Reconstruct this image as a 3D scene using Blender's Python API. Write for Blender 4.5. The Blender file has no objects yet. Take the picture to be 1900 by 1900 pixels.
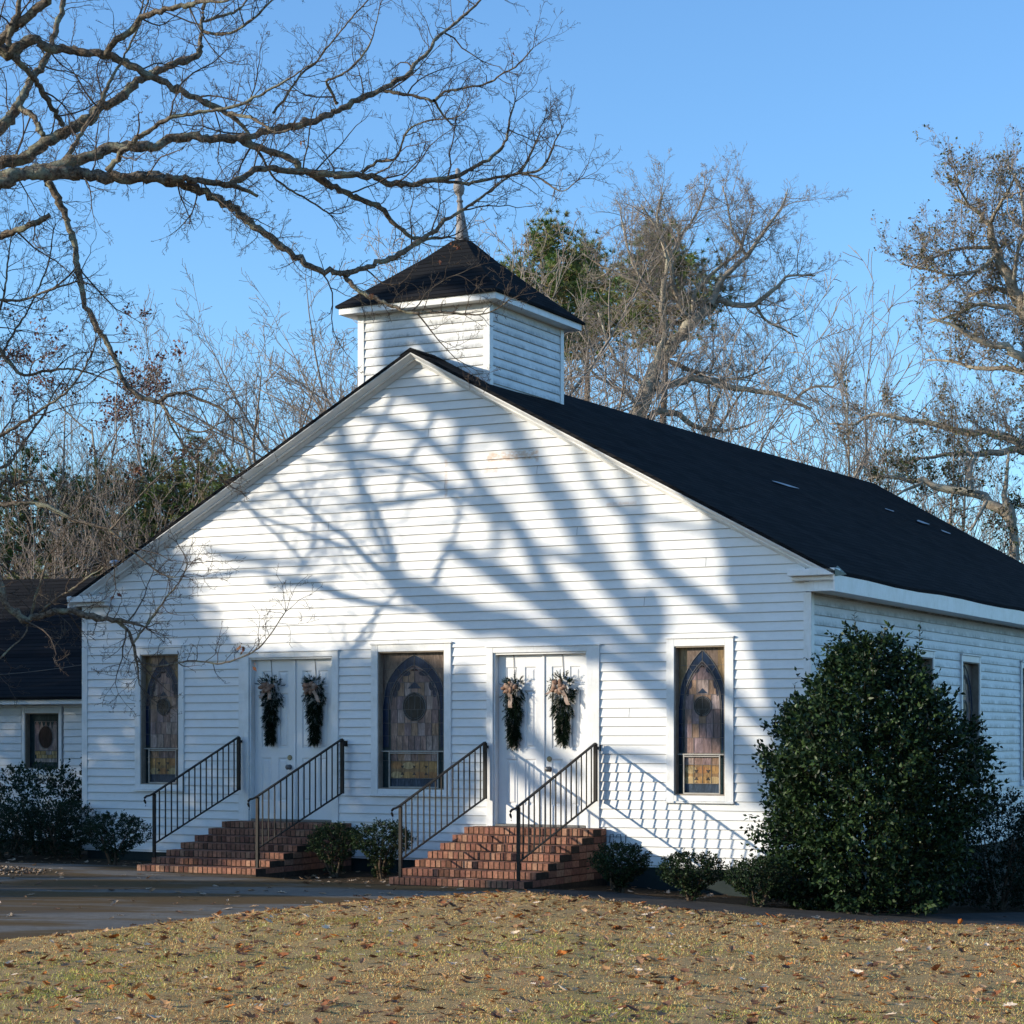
import bpy, math, random
import numpy as np
from mathutils import Vector, Matrix

S = bpy.context.scene
COL = S.collection
R = math.radians

# ------------------------------------------------------------------ camera
FPX, HOR, EYE = 4000.0, 1367.0, 1.72          # lens in photo pixels, horizon row, eye height
cam_d = bpy.data.cameras.new("camera")
cam_d.sensor_width = 36.0
cam_d.lens = FPX / 1900.0 * 36.0
cam_d.shift_y = (HOR - 950.0) / 1900.0
cam_d.clip_start, cam_d.clip_end = 0.1, 3000.0
cam = bpy.data.objects.new("camera", cam_d)
cam.location = (0, 0, EYE)
cam.rotation_euler = (R(90), 0, 0)
COL.objects.link(cam)
S.camera = cam

# ------------------------------------------------------------------ light
SUN_EL = R(14.0)
SUN_H = Vector((-0.979, -0.2045)).normalized()           # horizontal direction to the sun
SUN = Vector((SUN_H.x * math.cos(SUN_EL), SUN_H.y * math.cos(SUN_EL), math.sin(SUN_EL)))
w = bpy.data.worlds.new("World")
S.world = w
w.use_nodes = True
nt = w.node_tree
bg = nt.nodes["Background"]
sky = nt.nodes.new("ShaderNodeTexSky")
sky.sky_type = 'NISHITA'
sky.sun_disc = False
sky.sun_elevation = SUN_EL
sky.sun_rotation = math.atan2(SUN_H.x, SUN_H.y)
sky.altitude = 100.0
sky.air_density = 1.0
sky.dust_density = 0.55
sky.ozone_density = 3.0
wb = nt.nodes.new("ShaderNodeMix")                        # white balance of a clear winter sky
wb.data_type, wb.blend_type = 'RGBA', 'MULTIPLY'
wb.inputs[0].default_value = 1.0
wb.inputs[7].default_value = (0.89, 1.13, 1.32, 1)
nt.links.new(sky.outputs[0], wb.inputs[6])
nt.links.new(wb.outputs[2], bg.inputs[0])
bg.inputs[1].default_value = 0.15
sl = bpy.data.lights.new("sun", 'SUN')
sl.energy = 4.0
sl.angle = R(0.53)
sl.color = (1.0, 0.89, 0.72)
so = bpy.data.objects.new("sun", sl)
so.rotation_euler = (-SUN).to_track_quat('-Z', 'Y').to_euler()
so.location = (-30, -10, 20)
COL.objects.link(so)
S.view_settings.view_transform = 'Standard'
S.view_settings.look = 'None'
S.view_settings.exposure = 0.56
S.view_settings.gamma = 1.0
S.cycles.max_bounces = 6
S.cycles.transparent_max_bounces = 6

# ------------------------------------------------------------------ frames of reference
TH = R(27.76)
CT, ST = math.cos(TH), math.sin(TH)
O = Vector((3.456, 25.0, 0.0))                            # right front corner of the church
ER, ED = Vector((CT, -ST, 0)), Vector((ST, CT, 0))        # along the front (to the right), into the depth


def L2W(lx, ly, z):
    return O + ER * lx + ED * ly + Vector((0, 0, z))


def wall_pt(x, y, ly=0.0):
    """world point on the church's front plane seen at photo pixel x, y"""
    r = Vector(((x - 950) / FPX, 1.0, -(y - HOR) / FPX))
    c = Vector((0, 0, EYE))
    t = ((O + ED * ly) - c).dot(ED) / r.dot(ED)
    return c + r * t


def at(x, y, Y):
    return Vector(((x - 950) / FPX * Y, Y, EYE - (y - HOR) / FPX * Y))


def gz(X, Y):
    """ground height: falls gently to the right of the steps"""
    a = max(0.0, X - 0.2)
    b = min(9.0, max(0.0, -X - 0.6))
    return 0.013 * b + (-0.052 * a if a < 7 else -0.364)


def gpt(x, y):
    Y = 24.0
    for _ in range(12):
        X = (x - 950) / FPX * Y
        Y = (EYE - gz(X, Y)) * FPX / (y - HOR)
    return ((x - 950) / FPX * Y, Y)


# ------------------------------------------------------------------ mesh helpers
def link(o, parent=None):
    COL.objects.link(o)
    if parent is not None:
        o.parent = parent
    return o


def tag(o, label=None, cat=None, group=None, kind=None):
    if label: o['label'] = label
    if cat: o['category'] = cat
    if group: o['group'] = group
    if kind: o['kind'] = kind
    return o


def empty(name, loc, rz, label, cat, group=None):
    o = bpy.data.objects.new(name, None)
    o.empty_display_size = 0.3
    o.location = loc
    o.rotation_euler = (0, 0, rz)
    link(o)
    return tag(o, label, cat, group)


def mesh_np(name, V, FS, mats, parent=None, smooth=False, midx=None, col=None):
    """V (n,3) vertices; FS list of (m,k) face arrays; col (n,3) colour per vertex"""
    V = np.asarray(V, dtype=np.float32).reshape(-1, 3)
    FS = [np.asarray(f, dtype=np.int32) for f in FS if len(f)]
    me = bpy.data.meshes.new(name)
    me.vertices.add(len(V))
    me.vertices.foreach_set("co", V.ravel())
    loops = np.concatenate([f.ravel() for f in FS])
    tot = np.concatenate([np.full(len(f), f.shape[1], np.int32) for f in FS])
    st = np.concatenate([[0], np.cumsum(tot)[:-1]]).astype(np.int32)
    me.loops.add(len(loops))
    me.loops.foreach_set("vertex_index", loops)
    me.polygons.add(len(tot))
    me.polygons.foreach_set("loop_start", st)
    me.polygons.foreach_set("loop_total", tot)
    if smooth:
        me.polygons.foreach_set("use_smooth", np.ones(len(tot), bool))
    if midx is not None:
        me.polygons.foreach_set("material_index", np.asarray(midx, np.int32))
    if col is not None:
        a = me.color_attributes.new("col", 'FLOAT_COLOR', 'POINT')
        c = np.ones((len(V), 4), np.float32)
        c[:, :3] = col
        a.data.foreach_set("color", c.ravel())
    me.update(calc_edges=True)
    me.validate()
    for m in (mats if isinstance(mats, (list, tuple)) else [mats]):
        me.materials.append(m)
    return link(bpy.data.objects.new(name, me), parent)


class MB:
    def __init__(s):
        s.v, s.f, s.m, s.c = [], [], [], []
        s.cc = (1, 1, 1)

    def add(s, vs, fs, m=0):
        b = len(s.v)
        s.v += [tuple(p) for p in vs]
        s.c += [s.cc] * len(vs)
        for f in fs:
            s.f.append([b + i for i in f])
            s.m.append(m)

    def box(s, x0, x1, y0, y1, z0, z1, m=0):
        s.add([(x0, y0, z0), (x1, y0, z0), (x1, y1, z0), (x0, y1, z0), (x0, y0, z1), (x1, y0, z1), (x1, y1, z1), (x0, y1, z1)],
              [(0, 3, 2, 1), (4, 5, 6, 7), (0, 1, 5, 4), (1, 2, 6, 5), (2, 3, 7, 6), (3, 0, 4, 7)], m)

    def quad(s, a, b, c, d, m=0):
        s.add([a, b, c, d], [(0, 1, 2, 3)], m)

    def prism(s, poly, y0, y1, m=0, axis='y'):
        """closed outline in (x, z) swept between two y's (or in (y, z) between two x's)"""
        n = len(poly)
        if axis == 'y':
            vs = [(a, y0, b) for a, b in poly] + [(a, y1, b) for a, b in poly]
        else:
            vs = [(y0, a, b) for a, b in poly] + [(y1, a, b) for a, b in poly]
        fs = [tuple(range(n)), tuple(range(2 * n - 1, n - 1, -1))]
        fs += [(i, i + n, (i + 1) % n + n, (i + 1) % n) for i in range(n)]
        s.add(vs, fs, m)

    def bar(s, a, b, w, h, m=0, up=(0, 0, 1)):
        a, b = Vector(a), Vector(b)
        t = (b - a).normalized()
        u = t.cross(Vector(up))
        u = u.normalized() if u.length > 1e-5 else Vector((1, 0, 0))
        v = u.cross(t)
        c = [(-1, -1), (1, -1), (1, 1), (-1, 1)]
        vs = [p + u * (i * w / 2) + v * (j * h / 2) for p in (a, b) for i, j in c]
        s.add(vs, [(3, 2, 1, 0), (4, 5, 6, 7), (0, 1, 5, 4), (1, 2, 6, 5), (2, 3, 7, 6), (3, 0, 4, 7)], m)

    def tube(s, pts, rad, n=8, m=0, cap=True):
        pts = [Vector(p) for p in pts]
        if not isinstance(rad, (list, tuple)): rad = [rad] * len(pts)
        vs, fs = [], []
        ref = None
        for i, p in enumerate(pts):
            t = (pts[min(i + 1, len(pts) - 1)] - pts[max(i - 1, 0)]).normalized()
            if ref is None:
                ref = Vector((0, 0, 1)) if abs(t.z) < .9 else Vector((1, 0, 0))
            u = t.cross(ref).normalized()
            v = t.cross(u)
            for k in range(n):
                a = 2 * math.pi * k / n
                vs.append(p + (u * math.cos(a) + v * math.sin(a)) * rad[i])
        for i in range(len(pts) - 1):
            for k in range(n):
                fs.append((i * n + k, i * n + (k + 1) % n, (i + 1) * n + (k + 1) % n, (i + 1) * n + k))
        if cap:
            fs.append(tuple(range(n - 1, -1, -1)))
            fs.append(tuple((len(pts) - 1) * n + k for k in range(n)))
        s.add(vs, fs, m)

    def lathe(s, prof, c, n=16, m=0, lean=(0, 0)):
        cx, cy, cz = c
        vs, fs = [], []
        for r, z in prof:
            for k in range(n):
                a = 2 * math.pi * k / n
                vs.append((cx + r * math.cos(a) + lean[0] * z, cy + r * math.sin(a) + lean[1] * z, cz + z))
        for i in range(len(prof) - 1):
            for k in range(n):
                fs.append((i * n + k, i * n + (k + 1) % n, (i + 1) * n + (k + 1) % n, (i + 1) * n + k))
        s.add(vs, fs, m)

    def build(s, name, mats, parent=None, smooth=False, bevel=0.0, col=False):
        me = bpy.data.meshes.new(name)
        me.from_pydata(s.v, [], s.f)
        for m in (mats if isinstance(mats, (list, tuple)) else [mats]):
            me.materials.append(m)
        me.polygons.foreach_set("material_index", s.m)
        if smooth:
            me.polygons.foreach_set("use_smooth", [True] * len(s.f))
        if col:
            a = me.color_attributes.new("col", 'FLOAT_COLOR', 'POINT')
            a.data.foreach_set("color", [q for c in s.c for q in (*c, 1.0)])
        me.update()
        o = link(bpy.data.objects.new(name, me), parent)
        if bevel:
            b = o.modifiers.new("bevel", 'BEVEL')
            b.width = bevel
            b.segments = 2
            b.limit_method = 'ANGLE'
        return o


# ------------------------------------------------------------------ materials
class N:
    def __init__(s, name, rough=0.6, spec=0.3):
        s.mat = bpy.data.materials.new(name)
        s.mat.use_nodes = True
        s.t = s.mat.node_tree
        s.b = s.t.nodes["Principled BSDF"]
        s.b.inputs["Roughness"].default_value = rough
        s.b.inputs["Specular IOR Level"].default_value = spec
        s.tc = s.t.nodes.new("ShaderNodeTexCoord")

    def l(s, a, b):
        s.t.links.new(a, b)

    def node(s, k, **kw):
        n = s.t.nodes.new(k)
        for a, v in kw.items(): setattr(n, a, v)
        return n

    def noise(s, scale, detail=4, rough=0.6, vec=None, sc=None, dist=0.0):
        n = s.node("ShaderNodeTexNoise")
        n.inputs["Scale"].default_value = scale
        n.inputs["Detail"].default_value = detail
        n.inputs["Roughness"].default_value = rough
        n.inputs["Distortion"].default_value = dist
        v = vec or s.tc.outputs["Object"]
        if sc:
            mp = s.node("ShaderNodeMapping")
            mp.inputs["Scale"].default_value = sc
            s.l(v, mp.inputs[0])
            v = mp.outputs[0]
        s.l(v, n.inputs["Vector"])
        return n.outputs["Fac"]

    def ramp(s, fac, stops):
        n = s.node("ShaderNodeValToRGB")
        e = n.color_ramp.elements
        while len(e) < len(stops): e.new(0.5)
        for i, (p, c) in enumerate(stops):
            e[i].position = p
            e[i].color = (*c, 1) if not isinstance(c, (int, float)) else (c, c, c, 1)
        s.l(fac, n.inputs[0])
        return n.outputs[0]

    def mix(s, fac, a, b, mode='MIX'):
        n = s.node("ShaderNodeMix", data_type='RGBA', blend_type=mode)
        for sock, v in ((n.inputs[0], fac), (n.inputs[6], a), (n.inputs[7], b)):
            if hasattr(v, 'is_linked') or isinstance(v, bpy.types.NodeSocket): s.l(v, sock)
            elif isinstance(v, (int, float)): sock.default_value = v if sock.type == 'VALUE' else (v, v, v, 1)
            else: sock.default_value = (*v, 1)
        return n.outputs[2]

    def math(s, op, a, b=None, c=None):
        n = s.node("ShaderNodeMath", operation=op)
        for i, v in enumerate((a, b, c)):
            if v is None: continue
            if isinstance(v, (int, float)): n.inputs[i].default_value = v
            else: s.l(v, n.inputs[i])
        return n.outputs[0]

    def attr(s, name="col"):
        n = s.node("ShaderNodeAttribute")
        n.attribute_name = name
        return n.outputs["Color"]

    def xyz(s):
        n = s.node("ShaderNodeSeparateXYZ")
        s.l(s.tc.outputs["Object"], n.inputs[0])
        return n.outputs

    def band(s, v, a, b, soft):
        m = s.node("ShaderNodeMapRange", interpolation_type='SMOOTHSTEP')
        m.inputs[1].default_value = a - soft
        m.inputs[2].default_value = a + soft
        s.l(v, m.inputs[0])
        k = s.node("ShaderNodeMapRange", interpolation_type='SMOOTHSTEP')
        k.inputs[1].default_value = b - soft
        k.inputs[2].default_value = b + soft
        k.inputs[3].default_value = 1
        k.inputs[4].default_value = 0
        s.l(v, k.inputs[0])
        return s.math('MULTIPLY', m.outputs[0], k.outputs[0])

    def base(s, c):
        if isinstance(c, tuple): s.b.inputs["Base Color"].default_value = (*c, 1)
        else: s.l(c, s.b.inputs["Base Color"])
        return s

    def bump(s, h, strength=0.3, dist=0.01):
        n = s.node("ShaderNodeBump")
        n.inputs["Strength"].default_value = strength
        n.inputs["Distance"].default_value = dist
        s.l(h, n.inputs["Height"])
        s.l(n.outputs[0], s.b.inputs["Normal"])
        return s


def m_siding(name, course, z0, mildew, rust=False, grime=0.25):
    n = N(name, 0.45, 0.35)
    x, y, z = n.xyz()
    f1 = n.noise(1.3, 5, 0.65)
    f2 = n.noise(9.0, 5, 0.7, sc=(1, 1, 2.5))
    c = n.mix(n.ramp(f1, [(0.35, 0.0), (0.75, 1.0)]), (0.80, 0.80, 0.79), (0.73, 0.735, 0.72))
    c = n.mix(n.math('MULTIPLY', n.ramp(f2, [(0.5, 0.0), (0.8, 1.0)]), grime), c, (0.50, 0.50, 0.45))
    # shadow gap under each lap is painted in as a dark line
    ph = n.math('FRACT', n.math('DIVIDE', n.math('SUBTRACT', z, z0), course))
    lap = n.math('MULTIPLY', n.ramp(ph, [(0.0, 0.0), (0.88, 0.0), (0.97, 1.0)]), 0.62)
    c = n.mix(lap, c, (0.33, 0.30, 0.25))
    if mildew:
        f3 = n.noise(2.2, 6, 0.7, sc=(1, 1, 1.4))
        f4 = n.noise(26, 3, 0.7, sc=(1, 1, .35))
        m = n.math('MULTIPLY', n.ramp(ph, [(0.0, 0.9), (0.12, 1.0), (0.6, 0.1), (1.0, 0.0)]), n.ramp(f3, [(0.36, 0.0), (0.58, 1.0)]))
        m = n.math('MULTIPLY', m, n.ramp(f4, [(0.25, 0.35), (0.7, 1.0)]))
        c = n.mix(n.math('MULTIPLY', m, mildew), c, (0.13, 0.14, 0.13))
    if rust:
        zt = [(-4.25, -3.55, 5.16, 5.27, .8), (-3.57, -3.53, 5.12, 5.27, .6), (-4.86, -4.82, 4.75, 5.22, .5), (-4.3, -4.1, 5.02, 5.1, .5), (-2.6, -2.2, 4.52, 4.56, .5)]
        fr = n.ramp(n.noise(14, 5, 0.75, sc=(1, 1, 1.6)), [(0.36, 0.0), (0.55, 1.0)])
        for x0, x1, a, b, k in zt:
            m = n.math('MULTIPLY', n.band(x, x0, x1, 0.02), n.band(z, a, b, 0.02))
            c = n.mix(n.math('MULTIPLY', n.math('MULTIPLY', m, fr), k * .75), c, (0.52, 0.28, 0.10))
    n.base(c)
    n.bump(n.noise(60, 3, 0.6, sc=(0.15, 0.15, 1)), 0.08, 0.004)
    return n.mat


def m_trim():
    n = N("white_trim_paint", 0.4, 0.35)
    f = n.noise(4, 6, 0.7)
    f2 = n.noise(30, 3, 0.6, sc=(1, 1, .2))
    c = n.mix(n.ramp(f, [(0.4, 0.0), (0.8, 1.0)]), (0.80, 0.80, 0.79), (0.66, 0.66, 0.62))
    c = n.mix(n.math('MULTIPLY', n.ramp(f2, [(0.55, 0.0), (0.75, 1.0)]), 0.25), c, (0.42, 0.40, 0.34))
    return n.base(c).mat


def m_roof():
    n = N("dark_shingles", 0.95, 0.04)
    x, y, z = n.xyz()
    br = n.node("ShaderNodeTexBrick")
    cb = n.node("ShaderNodeCombineXYZ")
    n.l(y, cb.inputs[0])
    n.l(z, cb.inputs[1])
    n.l(cb.outputs[0], br.inputs["Vector"])
    br.inputs["Scale"].default_value = 1.0
    br.inputs["Brick Width"].default_value = 0.31
    br.inputs["Row Height"].default_value = 0.066
    br.inputs["Mortar Size"].default_value = 0.006
    br.inputs["Color1"].default_value = (0.010, 0.011, 0.013, 1)
    br.inputs["Color2"].default_value = (0.021, 0.021, 0.023, 1)
    br.inputs["Mortar"].default_value = (0.004, 0.004, 0.005, 1)
    f = n.ramp(n.noise(1.2, 6, 0.7), [(0.35, 0.0), (0.8, 1.0)])
    c = n.mix(n.math('MULTIPLY', f, 0.35), br.outputs[0], (0.026, 0.025, 0.022))
    n.base(c)
    n.bump(n.mix(0.5, br.outputs["Fac"], n.noise(90, 3)), 0.5, 0.01)
    return n.mat


def m_plain(name, a, b, scale=6.0, rough=0.6, spec=0.3, bump=0.0, bscale=40):
    n = N(name, rough, spec)
    n.base(n.mix(n.ramp(n.noise(scale, 5, 0.65), [(0.3, 0.0), (0.7, 1.0)]), a, b))
    if bump: n.bump(n.noise(bscale, 4), bump, 0.01)
    return n.mat


def m_attr(name, rough=0.6, spec=0.3, nscale=20, namp=0.4, transl=0.0, bump=0.0):
    n = N(name, rough, spec)
    a = n.attr()
    f = n.noise(nscale, 4, 0.65)
    c = n.mix(namp, a, n.ramp(f, [(0.25, 0.25), (0.75, 1.6)]), 'MULTIPLY')
    n.base(c)
    if bump: n.bump(f, bump, 0.01)
    if transl:
        tr = n.node("ShaderNodeBsdfTranslucent")
        n.l(c, tr.inputs[0])
        ms = n.node("ShaderNodeMixShader")
        ms.inputs[0].default_value = transl
        n.l(n.b.outputs[0], ms.inputs[1])
        n.l(tr.outputs[0], ms.inputs[2])
        n.l(ms.outputs[0], n.t.nodes["Material Output"].inputs[0])
    return n.mat


def m_bark(name, a, b, lich, lamt, scale=1.0):
    n = N(name, 0.9, 0.1)
    f = n.noise(14 * scale, 6, 0.7)
    f2 = n.noise(3.2 * scale, 5, 0.6)
    c = n.mix(n.ramp(f, [(0.3, 0.0), (0.7, 1.0)]), a, b)
    c = n.mix(n.math('MULTIPLY', n.ramp(f2, [(0.5, 0.0), (0.62, 1.0)]), lamt), c, lich)
    n.base(c)
    n.bump(n.noise(22 * scale, 6, 0.75), 0.9, 0.03)
    return n.mat


def m_glass():
    n = N("stained_glass", 0.28, 0.14)
    a = n.attr()
    st = n.noise(7.0, 6, 0.7, sc=(3.0, 3.0, 0.7), dist=1.2)
    c = n.mix(0.85, a, n.ramp(st, [(0.25, 0.25), (0.5, 0.85), (0.72, 1.9)]), 'MULTIPLY')
    n.base(c)
    n.bump(n.noise(12, 4), 0.15, 0.01)
    return n.mat


def m_concrete():
    n = N("weathered_concrete", 0.9, 0.08)
    mp = (1, 1, 1)
    f = n.noise(0.55, 5, 0.6, sc=(.55, 1.5, 1), dist=0.6)
    f2 = n.noise(12, 6, 0.7)
    f3 = n.noise(0.8, 6, 0.65, sc=(0.5, 1.3, 1))
    c = n.mix(n.ramp(f2, [(0.3, 0.0), (0.7, 1.0)]), (0.135, 0.122, 0.104), (0.21, 0.19, 0.16))
    wet = n.ramp(f, [(0.43, 0.0), (0.52, 1.0)])
    c = n.mix(n.math('MULTIPLY', wet, 0.9), c, (0.11, 0.066, 0.024))
    c = n.mix(n.math('MULTIPLY', n.ramp(f3, [(0.5, 0.0), (0.68, 1.0)]), 0.5), c, (0.09, 0.085, 0.08))
    n.base(c)
    n.bump(f2, 0.25, 0.01)
    return n.mat


def m_soil(name, a, b, c3):
    n = N(name, 0.95, 0.1)
    f = n.noise(30, 6, 0.75)
    f2 = n.noise(1.1, 5, 0.65)
    c = n.mix(n.ramp(f, [(0.3, 0.0), (0.7, 1.0)]), a, b)
    c = n.mix(n.math('MULTIPLY', n.ramp(f2, [(0.4, 0.0), (0.7, 1.0)]), 0.7), c, c3)
    n.base(c)
    n.bump(n.noise(55, 5, 0.8), 0.7, 0.03)
    return n.mat


M = {}
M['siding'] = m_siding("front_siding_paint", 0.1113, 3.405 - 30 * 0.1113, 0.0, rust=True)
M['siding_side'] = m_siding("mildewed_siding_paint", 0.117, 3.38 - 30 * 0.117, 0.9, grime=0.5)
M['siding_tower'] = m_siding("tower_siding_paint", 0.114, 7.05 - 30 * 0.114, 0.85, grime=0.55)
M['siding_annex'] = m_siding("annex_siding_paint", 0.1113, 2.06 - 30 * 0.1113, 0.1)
M['trim'] = m_trim()
M['door'] = m_plain("white_door_paint", (0.79, 0.79, 0.79), (0.72, 0.72, 0.71), 3, 0.35, 0.4)
M['roof'] = m_roof()
M['flash'] = m_plain("pale_flashing", (0.42, 0.44, 0.46), (0.25, 0.27, 0.29), 6, 0.5, 0.4)
M['skirt'] = m_plain("dark_green_skirting", (0.012, 0.022, 0.022), (0.022, 0.034, 0.034), 5, 0.7, 0.2)
M['iron'] = m_plain("black_iron", (0.012, 0.012, 0.012), (0.034, 0.029, 0.023), 12, 0.55, 0.2)
M['brass'] = m_plain("tarnished_brass", (0.35, 0.26, 0.11), (0.18, 0.14, 0.08), 20, 0.35, 0.6)
M['metal'] = m_plain("dull_steel", (0.16, 0.15, 0.14), (0.09, 0.09, 0.09), 20, 0.3, 0.6)
M['glass'] = m_glass()
M['lead'] = m_plain("lead_came", (0.10, 0.10, 0.10), (0.20, 0.19, 0.18), 20, 0.5, 0.4)
M['sash'] = m_plain("aluminium_storm_sash", (0.42, 0.40, 0.36), (0.30, 0.27, 0.23), 14, 0.5, 0.4)
M['wood'] = m_plain("weathered_jamb", (0.34, 0.29, 0.23), (0.22, 0.18, 0.14), 9, 0.8, 0.2)
M['brick'] = m_attr("red_brick", 0.85, 0.2, 26, 0.6, bump=0.35)
M['mortar'] = m_plain("sandy_mortar", (0.07, 0.055, 0.042), (0.03, 0.025, 0.02), 14, 0.9, 0.1, 0.3)
M['concrete'] = m_concrete()
M['asphalt'] = m_plain("dark_path_surface", (0.050, 0.046, 0.043), (0.085, 0.078, 0.070), 5, 0.9, 0.06, 0.3, 60)
M['soil'] = m_soil("leafy_soil", (0.05, 0.034, 0.02), (0.10, 0.068, 0.04), (0.035, 0.028, 0.018))
M['turf'] = m_soil("dormant_turf", (0.30, 0.185, 0.085), (0.60, 0.40, 0.19), (0.30, 0.23, 0.08))
M['far'] = m_soil("far_ground", (0.10, 0.08, 0.045), (0.16, 0.13, 0.07), (0.08, 0.09, 0.035))
M['grass'] = m_attr("grass_blade", 0.7, 0.2, 3, 0.25, transl=0.25)
M['leaf_litter'] = m_attr("dead_oak_leaf", 0.7, 0.2, 30, 0.4, transl=0.15)
M['evergreen'] = m_attr("glossy_evergreen_leaf", 0.42, 0.2, 9, 0.4, transl=0.10)
M['boxleaf'] = m_attr("small_shrub_leaf", 0.55, 0.2, 9, 0.4, transl=0.12)
M['needle'] = m_attr("pine_needle", 0.65, 0.12, 4, 0.4, transl=0.1)
M['ribbon'] = m_attr("gauzy_ribbon", 0.6, 0.3, 60, 0.35, transl=0.25)
M['oak_bark'] = m_bark("oak_bark", (0.10, 0.078, 0.060), (0.30, 0.235, 0.18), (0.34, 0.34, 0.23), 0.75)
def m_oak():
    n = N("furrowed_oak_bark", 0.95, 0.05)
    f = n.noise(30, 7, 0.75)
    f2 = n.noise(5.5, 6, 0.65)
    f3 = n.noise(70, 5, 0.8)
    c = n.mix(n.ramp(f, [(0.36, 0.0), (0.60, 1.0)]), (0.045, 0.034, 0.026), (0.34, 0.27, 0.205))
    c = n.mix(n.math('MULTIPLY', n.ramp(f2, [(0.50, 0.0), (0.60, 1.0)]), n.ramp(f3, [(0.35, 0.2), (0.6, 0.95)])), c, (0.40, 0.41, 0.29))
    n.base(c)
    n.bump(n.mix(0.4, f, f3), 1.0, 0.05)
    return n.mat


M['oak_bark'] = m_oak()
M['twig'] = m_bark("twig_bark", (0.080, 0.060, 0.048), (0.15, 0.115, 0.09), (0.22, 0.20, 0.15), 0.3)
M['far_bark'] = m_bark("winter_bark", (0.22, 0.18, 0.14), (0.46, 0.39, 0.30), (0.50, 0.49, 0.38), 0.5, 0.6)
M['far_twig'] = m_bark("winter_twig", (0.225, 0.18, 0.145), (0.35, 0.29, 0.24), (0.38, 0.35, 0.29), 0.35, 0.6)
M['pine_bark'] = m_bark("pine_bark", (0.10, 0.07, 0.05), (0.20, 0.14, 0.10), (0.15, 0.13, 0.10), 0.3, 0.8)
M['stem'] = m_bark("shrub_stem", (0.07, 0.05, 0.035), (0.17, 0.12, 0.08), (0.16, 0.15, 0.11), 0.3, 2.0)
M['ink'] = m_plain("faded_black_paint", (0.07, 0.08, 0.10), (0.16, 0.17, 0.20), 60, 0.7, 0.2)
M['moss_metal'] = m_plain('greened_metal', (0.10, 0.13, 0.09), (0.20, 0.22, 0.17), 9, 0.6, 0.3)
M['zinc'] = m_plain("galvanised_pipe", (0.35, 0.40, 0.45), (0.25, 0.30, 0.36), 12, 0.4, 0.5)
M['cable'] = m_plain("grey_cable", (0.14, 0.12, 0.10), (0.09, 0.08, 0.07), 5, 0.6, 0.3)

# ================================================================== GROUND
LAWN_PX = [(-700, 1905), (-300, 1805), (0, 1751), (200, 1731), (400, 1706), (600, 1683), (800, 1668), (950, 1659), (1100, 1672), (1300, 1695), (1480, 1710), (1700, 1719), (1900, 1723), (2300, 1726)]
WALK_PX = [(-700, 1590), (0, 1600), (260, 1607), (500, 1628), (600, 1636), (720, 1642), (980, 1650), (1130, 1655), (1250, 1668), (1400, 1682), (1500, 1690), (1700, 1697), (1900, 1693), (2300, 1690)]
lawn_w = sorted(gpt(*p) for p in LAWN_PX)
walk_w = sorted(gpt(*p) for p in WALK_PX)


def interp(tab, x):
    return float(np.interp(x, [p[0] for p in tab], [p[1] for p in tab]))


def strip(name, xs, lo, hi, rows, dz, mat, wob=0.0, kind='structure', skirt=0.0):
    rng = random.Random(5)
    V, F = [], []
    nr = rows + 1
    for X in xs:
        a, b = lo(X), hi(X)
        for j in range(nr):
            Y = a + (b - a) * j / rows
            V.append((X, Y, gz(X, Y) + dz + (rng.uniform(-wob, wob) if 0 < j < rows else 0)))
    for i in range(len(xs) - 1):
        for j in range(rows):
            F.append((i * nr + j, (i + 1) * nr + j, (i + 1) * nr + j + 1, i * nr + j + 1))
    n0 = len(V)
    if skirt:
        for i, X in enumerate(xs):
            x, y, z = V[i * nr + rows]
            V.append((x, y, z - skirt))
        for i in range(len(xs) - 1):
            F.append((i * nr + rows, (i + 1) * nr + rows, n0 + i + 1, n0 + i))
    o = mesh_np(name, V, [np.array(F)], mat)
    o['kind'] = kind
    return o


g = MB()
g.quad((-900, -300, -0.62), (900, -300, -0.62), (900, 1500, -0.62), (-900, 1500, -0.62))
g.build("far_ground", M['far'])['kind'] = 'structure'
xs = [-40 + i * 0.5 for i in range(161)]
strip("ground", xs, lambda X: -8, lambda X: 110, 60, -0.035, M['soil'])
edge = random.Random(3)
exs = list(np.arange(-14, 14.01, 0.12))
ej = {round(float(x), 2): edge.uniform(-.05, .05) for x in exs}
strip("lawn", exs, lambda X: -6, lambda X: interp(lawn_w, X) + ej[round(float(X), 2)], 70, 0.028, M['turf'], 0.012, skirt=0.07)
strip("driveway", [x for x in exs if x <= 0.3], lambda X: interp(lawn_w, X) - .25, lambda X: interp(walk_w, X), 30, 0.0, M['concrete'])
strip("path", [x for x in exs if x >= 0.15], lambda X: interp(lawn_w, X) - .25, lambda X: interp(walk_w, X), 8, 0.004, M['asphalt'])


# ================================================================== CHURCH
church = empty("church", O, -TH, "white clapboard church with black gable roof and square belfry", "church")

EXPO = 0.1113
X0, X1 = -10.62, 0.0
ZB = 0.15
Z_EAVE = 3.53
RL, RR = 0.548, 0.535                       # roof slopes left and right
APX, APZ = -5.25, 6.63                      # apex of the roof surface on the front rake


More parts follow.
